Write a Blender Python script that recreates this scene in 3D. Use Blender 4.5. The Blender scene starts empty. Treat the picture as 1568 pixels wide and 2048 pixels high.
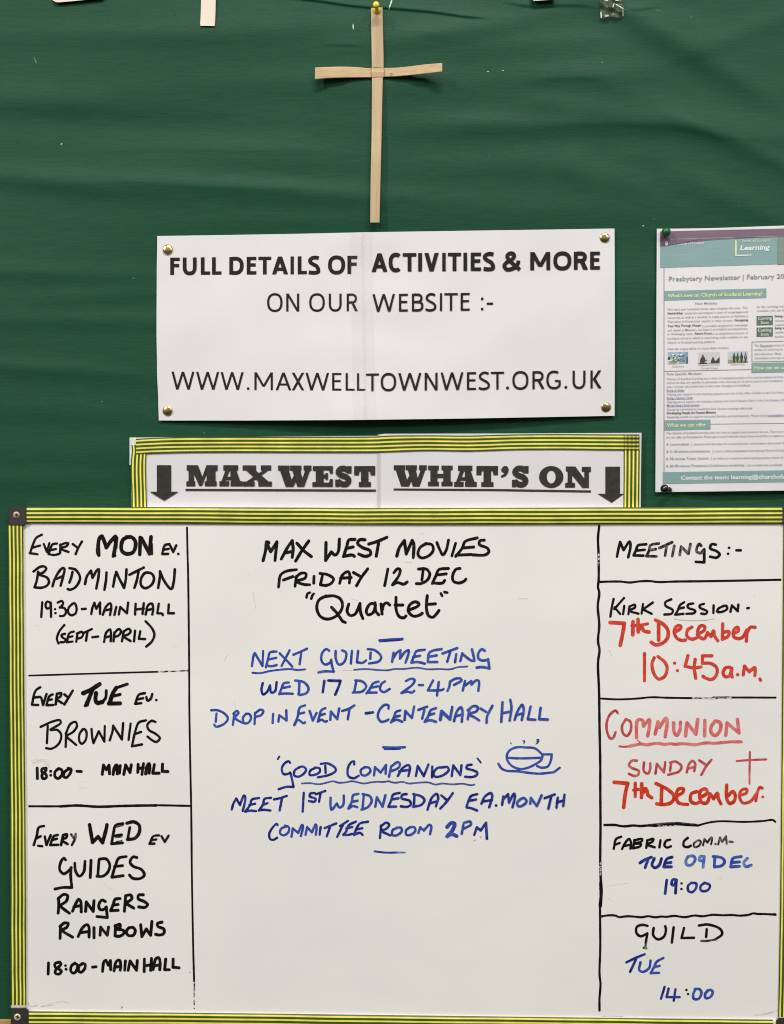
import bpy, math, random
import numpy as np
from mathutils import Vector

random.seed(7)
S = 0.0006            # metres per photo pixel in the plane of the board
D = 1.25              # camera distance from the board
scene = bpy.context.scene
COL = scene.collection

# ---------------------------------------------------------------- camera, light, exposure
cam_data = bpy.data.cameras.new("camera")
cam = bpy.data.objects.new("camera", cam_data)
COL.objects.link(cam)
cam.location = (0, -D, 0)
cam.rotation_euler = (math.radians(90), 0, 0)
cam_data.sensor_fit = 'VERTICAL'
cam_data.sensor_height = 36.0
cam_data.lens = 36.0 * D / (2048 * S)
cam_data.clip_start = 0.01
cam_data.clip_end = 100
scene.camera = cam

world = bpy.data.worlds.new("World")
scene.world = world
world.use_nodes = True
wn, wl = world.node_tree.nodes, world.node_tree.links
bg = wn["Background"]
tc = wn.new("ShaderNodeTexCoord")
sx = wn.new("ShaderNodeSeparateXYZ")
mr = wn.new("ShaderNodeMapRange")
mr.inputs[1].default_value = -0.25
mr.inputs[2].default_value = 0.35
wr = wn.new("ShaderNodeValToRGB")
wr.color_ramp.elements[0].color = (0.16, 0.135, 0.11, 1)
wr.color_ramp.elements[1].color = (0.80, 0.79, 0.77, 1)
wl.new(tc.outputs["Generated"], sx.inputs[0])
wl.new(sx.outputs[2], mr.inputs[0])
wl.new(mr.outputs[0], wr.inputs[0])
wl.new(wr.outputs[0], bg.inputs[0])
bg.inputs[1].default_value = 0.42


def area(name, loc, target, sxx, syy, power, col=(1, 0.97, 0.93)):
    l = bpy.data.lights.new(name, 'AREA')
    l.shape = 'RECTANGLE'
    l.size, l.size_y = sxx, syy
    l.energy = power
    l.color = col
    o = bpy.data.objects.new(name, l)
    COL.objects.link(o)
    o.location = loc
    d = Vector(target) - Vector(loc)
    o.rotation_euler = d.to_track_quat('-Z', 'Y').to_euler()
    return o


area("ceiling_lamp", (0.3, -3.3, 4.3), (0.0, 0, -0.3), 2.8, 0.4, 218)
area("ceiling_lamp", (-4.5, -4.3, 3.6), (0.0, 0, -0.3), 0.4, 3.0, 238)
area("ceiling_lamp", (4.0, -6.0, 3.6), (0.1, 0, -0.3), 2.6, 0.6, 125)

scene.view_settings.view_transform = 'Standard'
scene.view_settings.look = 'None'
scene.view_settings.exposure = 0.0
scene.view_settings.gamma = 1.0
scene.view_settings.use_curve_mapping = False
scene.render.film_transparent = False
scene.cycles.filter_width = 1.1


# ---------------------------------------------------------------- materials
def mat(name, col, rough=0.5, spec=0.5, metal=0.0, alpha=1.0, var=0.0, vscale=(60, 60, 60), col2=None,
        bump=0.0, bscale=(300, 300, 300), coat=0.0, contrast=(0.35, 0.65)):
    m = bpy.data.materials.new(name)
    m.use_nodes = True
    n, l = m.node_tree.nodes, m.node_tree.links
    p = n["Principled BSDF"]
    p.inputs["Base Color"].default_value = (*col, 1)
    p.inputs["Roughness"].default_value = rough
    p.inputs["Specular IOR Level"].default_value = spec
    p.inputs["Metallic"].default_value = metal
    p.inputs["Alpha"].default_value = alpha
    if coat:
        p.inputs["Coat Weight"].default_value = coat
        p.inputs["Coat Roughness"].default_value = 0.12
    if var or col2 or bump:
        t = n.new("ShaderNodeTexCoord")
    if var or col2:
        mp = n.new("ShaderNodeMapping")
        mp.inputs["Scale"].default_value = vscale
        nz = n.new("ShaderNodeTexNoise")
        nz.inputs["Scale"].default_value = 1.0
        nz.inputs["Detail"].default_value = 4.0
        cr = n.new("ShaderNodeValToRGB")
        c2 = col2 if col2 else tuple(min(1, c * (1 + var)) for c in col)
        c1 = col if col2 else tuple(c * (1 - var) for c in col)
        cr.color_ramp.elements[0].position = contrast[0]
        cr.color_ramp.elements[1].position = contrast[1]
        cr.color_ramp.elements[0].color = (*c1, 1)
        cr.color_ramp.elements[1].color = (*c2, 1)
        l.new(t.outputs["Object"], mp.inputs[0])
        l.new(mp.outputs[0], nz.inputs["Vector"])
        l.new(nz.outputs["Fac"], cr.inputs[0])
        l.new(cr.outputs[0], p.inputs["Base Color"])
    if bump:
        mp2 = n.new("ShaderNodeMapping")
        mp2.inputs["Scale"].default_value = bscale
        nb = n.new("ShaderNodeTexNoise")
        nb.inputs["Scale"].default_value = 1.0
        nb.inputs["Detail"].default_value = 5.0
        bp = n.new("ShaderNodeBump")
        bp.inputs["Strength"].default_value = bump
        bp.inputs["Distance"].default_value = 0.001
        l.new(t.outputs["Object"], mp2.inputs[0])
        l.new(mp2.outputs[0], nb.inputs["Vector"])
        l.new(nb.outputs["Fac"], bp.inputs["Height"])
        l.new(bp.outputs[0], p.inputs["Normal"])
    return m


def stripes(name, plaid=False):
    """yellow vinyl tape printed with green lines running along it (UV x runs across the tape)"""
    m = bpy.data.materials.new(name)
    m.use_nodes = True
    n, l = m.node_tree.nodes, m.node_tree.links
    p = n["Principled BSDF"]
    p.inputs["Roughness"].default_value = 0.38
    p.inputs["Specular IOR Level"].default_value = 0.4
    uv = n.new("ShaderNodeUVMap")
    sp = n.new("ShaderNodeSeparateXYZ")
    l.new(uv.outputs[0], sp.inputs[0])
    Y, G = (0.86, 0.80, 0.165, 1), (0.058, 0.092, 0.004, 1)

    def ramp(sock):
        cr = n.new("ShaderNodeValToRGB")
        e = cr.color_ramp
        e.interpolation = 'LINEAR'
        e.elements[0].position = 0.0
        e.elements[0].color = G
        e.elements[1].position = 1.0
        e.elements[1].color = G
        k = 0.009
        for a, b in ((0.085, 0.19), (0.335, 0.44), (0.585, 0.69), (0.83, 0.93)):
            for pos, c in ((a - k, G), (a + k, Y), (b - k, Y), (b + k, G)):
                q = e.elements.new(pos)
                q.color = c
        l.new(sock, cr.inputs[0])
        return cr.outputs[0]
    out = ramp(sp.outputs[0])
    if plaid:
        out2 = ramp(sp.outputs[1])
        mx = n.new("ShaderNodeMix")
        mx.data_type = 'RGBA'
        mx.blend_type = 'MULTIPLY'
        mx.inputs[0].default_value = 0.55
        l.new(out, mx.inputs[6])
        l.new(out2, mx.inputs[7])
        out = mx.outputs[2]
    # slight ink unevenness
    t = n.new("ShaderNodeTexCoord")
    mp = n.new("ShaderNodeMapping")
    mp.inputs["Scale"].default_value = (45, 45, 45)
    nz = n.new("ShaderNodeTexNoise")
    nz.inputs["Scale"].default_value = 1.0
    nz.inputs["Detail"].default_value = 5.0
    mm = n.new("ShaderNodeMapRange")
    mm.inputs[1].default_value = 0.3
    mm.inputs[2].default_value = 0.7
    mm.inputs[3].default_value = 0.80
    mm.inputs[4].default_value = 1.08
    sc = n.new("ShaderNodeVectorMath")
    sc.operation = 'SCALE'
    l.new(t.outputs["Object"], mp.inputs[0])
    l.new(mp.outputs[0], nz.inputs["Vector"])
    l.new(nz.outputs["Fac"], mm.inputs[0])
    l.new(out, sc.inputs[0])
    l.new(mm.outputs[0], sc.inputs["Scale"])
    l.new(sc.outputs[0], p.inputs["Base Color"])
    return m


M = {}
M['tape'] = stripes("striped_tape")
M['plaid'] = stripes("striped_tape_doubled", True)
M['green'] = mat("green_backing_paper", (0.0118, 0.0665, 0.0325), 0.48, 0.13, var=0.10, vscale=(30, 30, 420),
                 bump=0.16, bscale=(160, 160, 1300))
M['nick'] = mat("torn_paper_white", (0.48, 0.58, 0.48), 0.8, var=0.1)
M['scuff'] = mat("rubbed_paper", (0.085, 0.17, 0.11), 0.8)
M['hole'] = mat("pin_hole", (0.01, 0.02, 0.012), 0.9)
M['paper'] = mat("white_paper", (0.700, 0.688, 0.708), 0.62, 0.35, var=0.018, vscale=(14, 14, 14), bump=0.05, bscale=(90, 90, 900))
M['paper2'] = mat("laminated_white_paper", (0.675, 0.668, 0.69), 0.4, 0.3, var=0.012, vscale=(14, 14, 14), bump=0.03, bscale=(40, 40, 40))
M['toner'] = mat("black_toner", (0.014, 0.0115, 0.012), 0.6, 0.16, var=0.25, vscale=(120, 120, 120))
M['toner2'] = mat("black_toner_laminated", (0.034, 0.030, 0.027), 0.4, 0.3, var=0.15, vscale=(160, 160, 160))
M['clear'] = mat("clear_adhesive_tape", (0.47, 0.43, 0.42), 0.3, 0.4, alpha=0.045)
M['clear_h'] = mat("clear_film_seam", (0.42, 0.40, 0.39), 0.3, 0.4, alpha=0.22)
M['clear_edge_glint'] = mat("clear_film_edge_and_glint", (0.82, 0.86, 0.82), 0.35, 0.5, alpha=0.75)  # sign's film edge, and the painted highlights on the crumpled tape
M['clear_green'] = mat("clear_adhesive_tape_yellowed", (0.075, 0.095, 0.05), 0.3, 0.35, alpha=0.55)
M['board'] = mat("whiteboard_enamel", (0.815, 0.808, 0.768), 0.3, 0.25, col2=(0.752, 0.750, 0.730), vscale=(4.5, 4.5, 8), contrast=(0.30, 0.70))
M['alu'] = mat("aluminium", (0.74, 0.66, 0.53), 0.5, 0.4, metal=0.1, var=0.05, vscale=(20, 20, 200))
M['cap'] = mat("dark_grey_plastic", (0.030, 0.027, 0.026), 0.5, 0.45, var=0.15, vscale=(90, 90, 90))
M['screw'] = mat("zinc_screw", (0.72, 0.64, 0.46), 0.35, 0.5, metal=0.35)
M['screw_dull'] = mat("zinc_screw_dull", (0.46, 0.36, 0.26), 0.45, 0.5, metal=0.3)
M['dark'] = mat("recess_dark", (0.012, 0.010, 0.008), 0.7)
M['brass'] = mat("brass", (0.72, 0.55, 0.26), 0.23, 0.5, metal=1.0, var=0.12, vscale=(250, 250, 250), bump=0.12, bscale=(350, 350, 350))
M['yellow_pl'] = mat("yellow_plastic", (0.85, 0.66, 0.045), 0.28, 0.5)
M['green_pl'] = mat("green_plastic", (0.012, 0.105, 0.028), 0.33, 0.5)
M['black_pl'] = mat("black_plastic", (0.008, 0.0075, 0.007), 0.2, 0.6)
M['steel'] = mat("steel", (0.6, 0.6, 0.6), 0.3, metal=1.0)
M['palm'] = mat("dried_palm", (0.56, 0.43, 0.265), 0.62, 0.3, col2=(0.44, 0.315, 0.18), vscale=(330, 330, 9), bump=0.12, bscale=(700, 700, 30), contrast=(0.3, 0.75))
M['palm_h'] = mat("dried_palm_across", (0.63, 0.455, 0.265), 0.62, 0.3, col2=(0.46, 0.33, 0.19), vscale=(9, 330, 330), bump=0.12, bscale=(30, 700, 700), contrast=(0.3, 0.75))
M['crease'] = mat("palm_crease", (0.20, 0.115, 0.05), 0.8)
M['wood'] = mat("varnished_wood", (0.40, 0.235, 0.10), 0.4, 0.4, var=0.22, vscale=(10, 120, 120))
M['white_tape'] = mat("white_masking_tape", (0.74, 0.66, 0.55), 0.7, 0.3, var=0.03)
M['plaster'] = mat("painted_plaster", (0.55, 0.52, 0.46), 0.8, var=0.05)
# whiteboard marker inks: dry-erase ink is streaky and thin in places
M['k'] = mat("black_marker", (0.0055, 0.0048, 0.0045), 0.42, 0.16, col2=(0.026, 0.023, 0.021), vscale=(110, 110, 110), contrast=(0.52, 0.85))
M['kf'] = mat("black_marker_worn", (0.011, 0.010, 0.009), 0.5, 0.16, col2=(0.20, 0.19, 0.175), vscale=(260, 260, 140), contrast=(0.46, 0.70))
M['ks'] = mat("black_marker_scraped", (0.012, 0.011, 0.010), 0.5, 0.16, col2=(0.6, 0.58, 0.54), vscale=(230, 230, 480), contrast=(0.47, 0.56))
M['b'] = mat("blue_marker", (0.026, 0.052, 0.315), 0.42, 0.16, col2=(0.058, 0.112, 0.44), vscale=(150, 150, 150), contrast=(0.38, 0.70))
M['bd'] = mat("dark_blue_marker", (0.011, 0.015, 0.155), 0.42, 0.16, col2=(0.032, 0.062, 0.37), vscale=(160, 160, 160), contrast=(0.40, 0.70))
M['bl'] = mat("light_blue_marker", (0.06, 0.115, 0.43), 0.42, 0.16, col2=(0.18, 0.28, 0.60), vscale=(170, 170, 170), contrast=(0.40, 0.68))
M['bu'] = mat("grey_blue_marker", (0.040, 0.060, 0.25), 0.42, 0.16, col2=(0.085, 0.125, 0.38), vscale=(120, 120, 120))
M['r'] = mat("red_marker", (0.56, 0.042, 0.028), 0.42, 0.16, col2=(0.66, 0.085, 0.058), vscale=(150, 150, 150), contrast=(0.4, 0.7))
M['ro'] = mat("orange_red_marker", (0.54, 0.030, 0.010), 0.42, 0.16, col2=(0.67, 0.070, 0.03), vscale=(150, 150, 150), contrast=(0.4, 0.7))
M['rp'] = mat("faded_red_marker", (0.60, 0.105, 0.105), 0.45, 0.16, col2=(0.70, 0.23, 0.22), vscale=(150, 150, 150), contrast=(0.35, 0.7))
M['rd'] = mat("dull_red_marker", (0.41, 0.043, 0.045), 0.45, 0.16, col2=(0.57, 0.13, 0.14), vscale=(150, 150, 150), contrast=(0.35, 0.7))
M['sm'] = mat("wiped_ink_haze", (0.50, 0.49, 0.48), 0.45, 0.16, alpha=0.22, col2=(0.70, 0.69, 0.66), vscale=(200, 200, 200))
M['sm2'] = mat("wiped_ink_smudge", (0.33, 0.32, 0.31), 0.45, 0.16, alpha=0.45, col2=(0.6, 0.59, 0.57), vscale=(300, 300, 300))
M['sb'] = mat("wiped_blue_haze", (0.30, 0.40, 0.55), 0.45, 0.16, alpha=0.4)
M['hz'] = mat("wiped_haze", (0.50, 0.54, 0.58), 0.45, 0.16, alpha=0.09)
M['hp'] = mat("wiped_pink_haze", (0.72, 0.50, 0.48), 0.45, 0.16, alpha=0.10)
# newsletter print
M['teal'] = mat("print_teal", (0.215, 0.345, 0.350), 0.5, 0.3, var=0.05, vscale=(20, 20, 700))
M['teal_dk'] = mat("print_olive_grey", (0.19, 0.265, 0.225), 0.5, 0.3, var=0.08, vscale=(20, 20, 500))
M['purple'] = mat("print_purple", (0.175, 0.115, 0.165), 0.5, 0.3, var=0.10, vscale=(8, 8, 700))
M['print_grey'] = mat("print_grey", (0.30, 0.29, 0.30), 0.6)
M['print_dark'] = mat("print_dark", (0.10, 0.095, 0.10), 0.6)
M['print_slate'] = mat("print_slate", (0.25, 0.285, 0.315), 0.6)
M['print_link'] = mat("print_link", (0.17, 0.17, 0.36), 0.6)
M['print_white'] = mat("print_white", (0.74, 0.78, 0.78), 0.6)
M['print_lemon'] = mat("print_lemon", (0.70, 0.76, 0.36), 0.6)
M['print_box'] = mat("print_green_box", (0.095, 0.145, 0.10), 0.6, var=0.08)
M['print_pale'] = mat("print_pale_green", (0.60, 0.68, 0.58), 0.6)
M['pic_blue'] = mat("picture_blue", (0.34, 0.47, 0.56), 0.6, col2=(0.16, 0.30, 0.42), vscale=(160, 160, 160))
M['pic_sand'] = mat("picture_sand", (0.44, 0.46, 0.30), 0.6, col2=(0.55, 0.58, 0.50), vscale=(120, 120, 120))
M['pic_sky'] = mat("picture_sky", (0.42, 0.52, 0.58), 0.6, col2=(0.5, 0.58, 0.6), vscale=(120, 120, 120))
M['pic_grey'] = mat("picture_grey", (0.56, 0.55, 0.56), 0.6)
M['pic_black'] = mat("picture_black", (0.04, 0.042, 0.045), 0.6)
M['pic_olive'] = mat("picture_olive", (0.20, 0.23, 0.11), 0.6, col2=(0.36, 0.38, 0.16), vscale=(200, 200, 200))


# ---------------------------------------------------------------- geometry helpers
def P(px, py, d):
    """point d metres in front of the board plane that lies behind photo position (px, py)"""
    f = (D - d) / D * S
    return ((px - 784.0) * f, -d, (1024.0 - py) * f)


class MB:
    def __init__(self):
        self.v, self.f, self.uv, self.mi = [], [], None, []

    def poly(self, pts, mi=0):
        n = len(self.v)
        self.v += pts
        self.f.append(list(range(n, n + len(pts))))
        self.mi.append(mi)

    def grid(self, rows, mi=0, uv=None, close=False):
        n = len(self.v)
        R, C = len(rows), len(rows[0])
        for r in rows:
            self.v += r
        for i in range(R - 1):
            for j in range(C - 1 + (1 if close else 0)):
                k = (j + 1) % C
                self.f.append([n + i * C + j, n + i * C + k, n + (i + 1) * C + k, n + (i + 1) * C + j])
                self.mi.append(mi)

    def build(self, name, mats, parent=None, origin=(0, 0, 0), smooth=False, uvs=None):
        me = bpy.data.meshes.new(name)
        ox, oy, oz = parent['_o'] if parent is not None and '_o' in parent.keys() else origin
        me.from_pydata([(a - ox, b - oy, c - oz) for a, b, c in self.v], [], self.f)
        if not isinstance(mats, (list, tuple)):
            mats = [mats]
        for m in mats:
            me.materials.append(m)
        me.polygons.foreach_set("material_index", np.array(self.mi, dtype=np.int32))
        if smooth:
            me.polygons.foreach_set("use_smooth", np.ones(len(self.f), dtype=bool))
        if uvs is not None:
            ul = me.uv_layers.new(name="UVMap")
            flat = []
            for lp in me.loops:
                flat += uvs[lp.vertex_index]
            ul.data.foreach_set("uv", flat)
        me.update()
        o = bpy.data.objects.new(name, me)
        COL.objects.link(o)
        if parent is not None:
            o.parent = parent
            o['_o'] = (ox, oy, oz)
        else:
            o.location = origin
        return o


def tag(o, label=None, cat=None, group=None, kind=None):
    if label: o['label'] = label
    if cat: o['category'] = cat
    if group: o['group'] = group
    if kind: o['kind'] = kind
    return o


def thing(name, origin, label, cat, group=None):
    o = bpy.data.objects.new(name, None)
    COL.objects.link(o)
    o.location = origin
    o.empty_display_size = 0.01
    o['_o'] = tuple(origin)
    return tag(o, label, cat, group)


def catmull(pts, n=5):
    if len(pts) < 3:
        return list(pts)
    out = []
    ext = [(2 * pts[0][0] - pts[1][0], 2 * pts[0][1] - pts[1][1])] + list(pts) + \
          [(2 * pts[-1][0] - pts[-2][0], 2 * pts[-1][1] - pts[-2][1])]
    for i in range(1, len(ext) - 2):
        p0, p1, p2, p3 = ext[i - 1], ext[i], ext[i + 1], ext[i + 2]
        # centripetal parametrisation keeps the pen line from looping
        def dt(a, b): return max(1e-4, math.hypot(a[0] - b[0], a[1] - b[1]) ** 0.5)
        t0 = 0; t1 = t0 + dt(p0, p1); t2 = t1 + dt(p1, p2); t3 = t2 + dt(p2, p3)
        for k in range(n):
            t = t1 + (t2 - t1) * k / n
            r = []
            for c in (0, 1):
                A1 = (t1 - t) / (t1 - t0) * p0[c] + (t - t0) / (t1 - t0) * p1[c]
                A2 = (t2 - t) / (t2 - t1) * p1[c] + (t - t1) / (t2 - t1) * p2[c]
                A3 = (t3 - t) / (t3 - t2) * p2[c] + (t - t2) / (t3 - t2) * p3[c]
                B1 = (t2 - t) / (t2 - t0) * A1 + (t - t0) / (t2 - t0) * A2
                B2 = (t3 - t) / (t3 - t1) * A2 + (t - t1) / (t3 - t1) * A3
                r.append((t2 - t) / (t2 - t1) * B1 + (t - t1) / (t2 - t1) * B2)
            out.append(tuple(r))
    out.append(pts[-1])
    return out


def ribbon(mb, pts, w, dfun, h, mi=0, caps=True, jit=0.0, dense=True, closed=False, w2=None):
    """a pen line: pts in photo pixels, w pixels wide, lying h metres above the surface dfun"""
    if closed:
        pts = list(pts) + [pts[0]]
        base = pts[:-1]
        L = len(base)
        ext = base + base[:1]
        full = catmull([base[-1]] + ext + [base[1 % L]], 6)
        pts = full[6:-6]
    elif dense:
        pts = catmull(pts, 5)
    q = [pts[0]]
    for p in pts[1:]:
        if math.hypot(p[0] - q[-1][0], p[1] - q[-1][1]) > 0.15:
            q.append(p)
    if len(q) == 1:
        q.append((q[0][0] + 0.3, q[0][1]))
    n = len(q)
    rows = []
    ph, ph2 = random.random() * 6.28, random.random() * 6.28
    ln = 0
    for i in range(n):
        a, b = q[max(0, i - 1)], q[min(n - 1, i + 1)]
        if closed and i in (0, n - 1):
            a, b = q[n - 2], q[1]
        dx, dy = b[0] - a[0], b[1] - a[1]
        m = math.hypot(dx, dy) or 1
        if i: ln += math.hypot(q[i][0] - q[i - 1][0], q[i][1] - q[i - 1][1])
        ww = w
        if w2 is not None: ww = w + (w2 - w) * i / (n - 1)
        ww = ww * (1 + jit * (0.6 * math.sin(ln * 0.21 + ph) + 0.4 * math.sin(ln * 0.63 + ph2)))
        nx, ny = -dy / m * ww / 2, dx / m * ww / 2
        rows.append((q[i], (nx, ny), ww))
    dh = 0.000012
    V = []
    for i, (c, nn, ww) in enumerate(rows):
        hh = h + dh * i / n
        x1, y1, x2, y2 = c[0] + nn[0], c[1] + nn[1], c[0] - nn[0], c[1] - nn[1]
        V.append([P(x1, y1, dfun(x1, y1) + hh), P(x2, y2, dfun(x2, y2) + hh)])
    mb.grid(V, mi)
    if caps and not closed:
        for end in (0, n - 1):
            c, nn, ww = rows[end]
            hh = h + dh * end / n
            a0 = math.atan2(nn[1], nn[0])
            sgn = 1 if end == 0 else -1
            arc = []
            for k in range(9):
                a = a0 + sgn * math.pi * k / 8
                x, y = c[0] + math.cos(a) * ww / 2, c[1] + math.sin(a) * ww / 2
                arc.append(P(x, y, dfun(x, y) + hh))
            mb.poly(arc, mi)


def lathe(profile, base, axis, seg=28):
    """profile: (radius, height) metres along axis from base; returns rows for MB.grid(close=True)"""
    ax = Vector(axis).normalized()
    u = ax.orthogonal().normalized()
    v = ax.cross(u)
    b = Vector(base)
    rows = []
    for r, h in profile:
        rows.append([tuple(b + ax * h + (u * math.cos(2 * math.pi * k / seg) + v * math.sin(2 * math.pi * k / seg)) * max(r, 1e-6))
                     for k in range(seg)])
    return rows


def lerp_poly(pts, x, i=0):
    """piecewise-linear/smooth value: pts [(t, v)]"""
    if x <= pts[0][0]: return pts[0][1]
    for a, b in zip(pts, pts[1:]):
        if x <= b[0]:
            k = (x - a[0]) / (b[0] - a[0])
            return a[1] + (b[1] - a[1]) * k
    return pts[-1][1]


def smooth_poly(pts, x):
    if x <= pts[0][0]: return pts[0][1]
    for a, b in zip(pts, pts[1:]):
        if x <= b[0]:
            k = (x - a[0]) / (b[0] - a[0])
            k = k * k * (3 - 2 * k)
            return a[1] + (b[1] - a[1]) * k
    return pts[-1][1]


# ---------------------------------------------------------------- setting: wall and green backing paper
mb = MB()
mb.grid([[(-3.0, 0.03, z), (3.0, 0.03, z)] for z in (-1.6, 1.5)])
tag(mb.build("wall", M['plaster']), kind='structure')
mb = MB()


def box(mb, x0, x1, y0, y1, d0, d1, mi=0, bev=0.0):
    """px box between depths d0 (back) and d1 (front)"""
    b = bev
    back = [P(x0, y0, d0), P(x1, y0, d0), P(x1, y1, d0), P(x0, y1, d0)]
    sh = [P(x0, y0, d1 - b * S), P(x1, y0, d1 - b * S), P(x1, y1, d1 - b * S), P(x0, y1, d1 - b * S)]
    fr = [P(x0 + b, y0 + b, d1), P(x1 - b, y0 + b, d1), P(x1 - b, y1 - b, d1), P(x0 + b, y1 - b, d1)]
    rings = [back, sh, fr] if b else [back, fr]
    mb.grid(rings, mi, close=True)
    mb.poly(list(fr), mi)


nb_o = P(784, 1024, -0.012)
nb = thing("notice_board", nb_o, "wood framed notice board under the green paper, bottom rail showing beside the whiteboard corner", "notice board")
mb = MB()
box(mb, -920, 2500, -720, 2060, -0.028, -0.0095)
mb.build("board_panel", M['plaster'], nb)
mb = MB()
rows = []
for x in (-940, 2520):
    rows.append([P(x, 2038.5, -0.02), P(x, 2038.5, 0.0035), P(x, 2041, 0.005), P(x, 2110, 0.005), P(x, 2112, -0.02)])
mb.grid(rows)
mb.build("frame_rail", M['wood'], nb)

# the green paper is buckled: long soft ridges, folds fanning from the tape, two hard creases near the top
rng = np.random.RandomState(11)


def vnoise(X, Y, sx_, sy_, seed):
    r = np.random.RandomState(seed)
    T = r.rand(64, 64)
    x, y = X / sx_ + 20, Y / sy_ + 20
    xi, yi = np.floor(x).astype(int), np.floor(y).astype(int)
    fx, fy = x - xi, y - yi
    fx, fy = fx * fx * (3 - 2 * fx), fy * fy * (3 - 2 * fy)
    g = lambda a, b: T[a % 64, b % 64]
    return (g(xi, yi) * (1 - fx) * (1 - fy) + g(xi + 1, yi) * fx * (1 - fy) + g(xi, yi + 1) * (1 - fx) * fy + g(xi + 1, yi + 1) * fx * fy) - 0.5


BUMPS = [  # cx, cy, rx, ry, angle deg (down to the right positive), height mm
    (250, 66, 420, 20, -1, 0.9), (60, 205, 200, 26, 3, 1.4), (150, 235, 240, 22, 3, -0.6), (120, 365, 230, 20, 6, 1.6), (440, 372, 330, 17, 3, 1.7),
    (300, 262, 260, 30, 2, -1.3), (520, 300, 260, 30, 4, 0.7), (700, 165, 300, 26, 0, 0.7), (900, 62, 190, 20, -8, 1.5),
    (1010, 90, 200, 22, -3, 0.9), (1140, 152, 170, 20, -2, 0.9), (1370, 95, 190, 26, 30, 2.1), (1300, 235, 330, 20, 8, 1.3), (1120, 250, 260, 18, 0, 1.3),
    (1480, 285, 220, 20, 24, 1.8), (1290, 315, 260, 40, 22, -0.9), (1460, 395, 200, 24, 25, 1.2), (1335, 48, 150, 24, 20, 1.5), (1400, 150, 130, 34, 35, -0.9), (1240, 175, 60, 40, 60, 0.8), (660, 395, 300, 20, 0, 0.7), (330, 170, 260, 30, -2, 0.6), (1180, 350, 110, 22, 12, 0.8), (1010, 235, 180, 26, -8, 0.7), (1000, 330, 300, 26, -4, 0.8), (880, 420, 300, 22, 2, 0.8),
    (80, 545, 260, 15, 2, 0.9), (180, 640, 300, 16, 1, 0.9), (60, 735, 240, 14, 4, 0.9), (230, 590, 190, 14, -3, 0.6), (120, 820, 260, 20, 2, 0.8),
    (240, 905, 200, 22, 2, 0.5), (100, 960, 200, 16, -2, 0.5), (560, 300, 90, 60, 10, 0.5), (1500, 60, 160, 18, -20, 0.8), (600, 440, 260, 14, 0, 0.5)]
CREASE = [  # polyline (px), height mm above the line, px half-width of the step, reach above
    ([(560, -6), (640, 3), (700, 12), (741, 16), (790, 18), (860, 24), (930, 34), (985, 38)], 2.0, 2.2, 34),
    ([(1000, 4), (1040, 11), (1070, 14), (1120, 11), (1165, 12), (1200, 18)], 1.3, 2.5, 30),
    ([(1248, 18), (1275, 20), (1300, 17), (1330, 14)], 1.3, 2.2, 22),
    ([(640, 90), (690, 91), (740, 93)], 0.7, 1.8, 20), ([(1060, 163), (1120, 159), (1165, 157), (1218, 162)], 0.7, 4.0, 34),
    ([(1080, 252), (1180, 250), (1290, 252), (1380, 258), (1440, 276), (1512, 280), (1600, 300)], 0.9, 6.0, 46), ([(180, 303), (330, 300), (480, 304), (640, 306)], 0.6, 6.0, 40), ([(200, 361), (330, 371), (460, 378), (620, 384)], 0.8, 6.0, 40)]


def green_h(X, Y):
    h = 3.0 * vnoise(X, Y + 0.05 * X, 420, 92, 3) + 0.42 * vnoise(X, Y - 0.06 * X, 260, 40, 4) + 0.07 * vnoise(X, Y, 120, 15, 5) + 0.05 * vnoise(X, Y, 40, 11, 8)
    h = h * (0.55 + 0.45 * np.clip((1000 - Y) / 800, 0, 1))
    for cx, cy, rx, ry, an, a in BUMPS:
        t = math.radians(an)
        u = (X - cx) * math.cos(t) + (Y - cy) * math.sin(t)
        v = -(X - cx) * math.sin(t) + (Y - cy) * math.cos(t)
        h = h + 1.75 * a * np.exp(-(u / rx) ** 2 - (v / (1.25 * ry)) ** 2)
    for pl, a, wd, reach in CREASE:
        xs = np.array([p[0] for p in pl], float)
        ys = np.array([p[1] for p in pl], float)
        yl = np.interp(X, xs, ys)
        fade = np.clip((X - xs[0]) / 45, 0, 1) * np.clip((xs[-1] - X) / 45, 0, 1)
        d = yl - Y      # above the line positive
        step = 1 / (1 + np.exp(-d / wd * 2.2))
        h = h + a * fade * step * np.exp(-np.clip(d, 0, None) / reach)
    return h * 0.001


xs = np.concatenate([np.arange(-900, 0, 20), np.arange(0, 1568, 4.0), np.arange(1568, 2480, 20)])
ys = np.concatenate([np.arange(-700, -12, 16), np.arange(-12, 130, 1.6), np.arange(130, 1060, 3.2), np.arange(1060, 2046, 12), [2046.0]])
GX, GY = np.meshgrid(xs, ys)
GH = green_h(GX, GY)
mb = MB()
f = (D - GH) / D * S
VX, VZ = (GX - 784) * f, (1024 - GY) * f
Rn, Cn = GX.shape
mb.v = [(float(a), float(-b), float(c)) for a, b, c in zip(VX.ravel(), GH.ravel(), VZ.ravel())]
idx = np.arange(Rn * Cn).reshape(Rn, Cn)
quads = np.stack([idx[:-1, :-1], idx[:-1, 1:], idx[1:, 1:], idx[1:, :-1]], -1).reshape(-1, 4)
mb.f = quads.tolist()
mb.mi = [0] * len(mb.f)
# nicks and pin holes in the paper
gh1 = lambda x, y: float(green_h(np.array([x]), np.array([y]))[0])


def green_d(x, y):
    return gh1(x, y)


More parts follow.
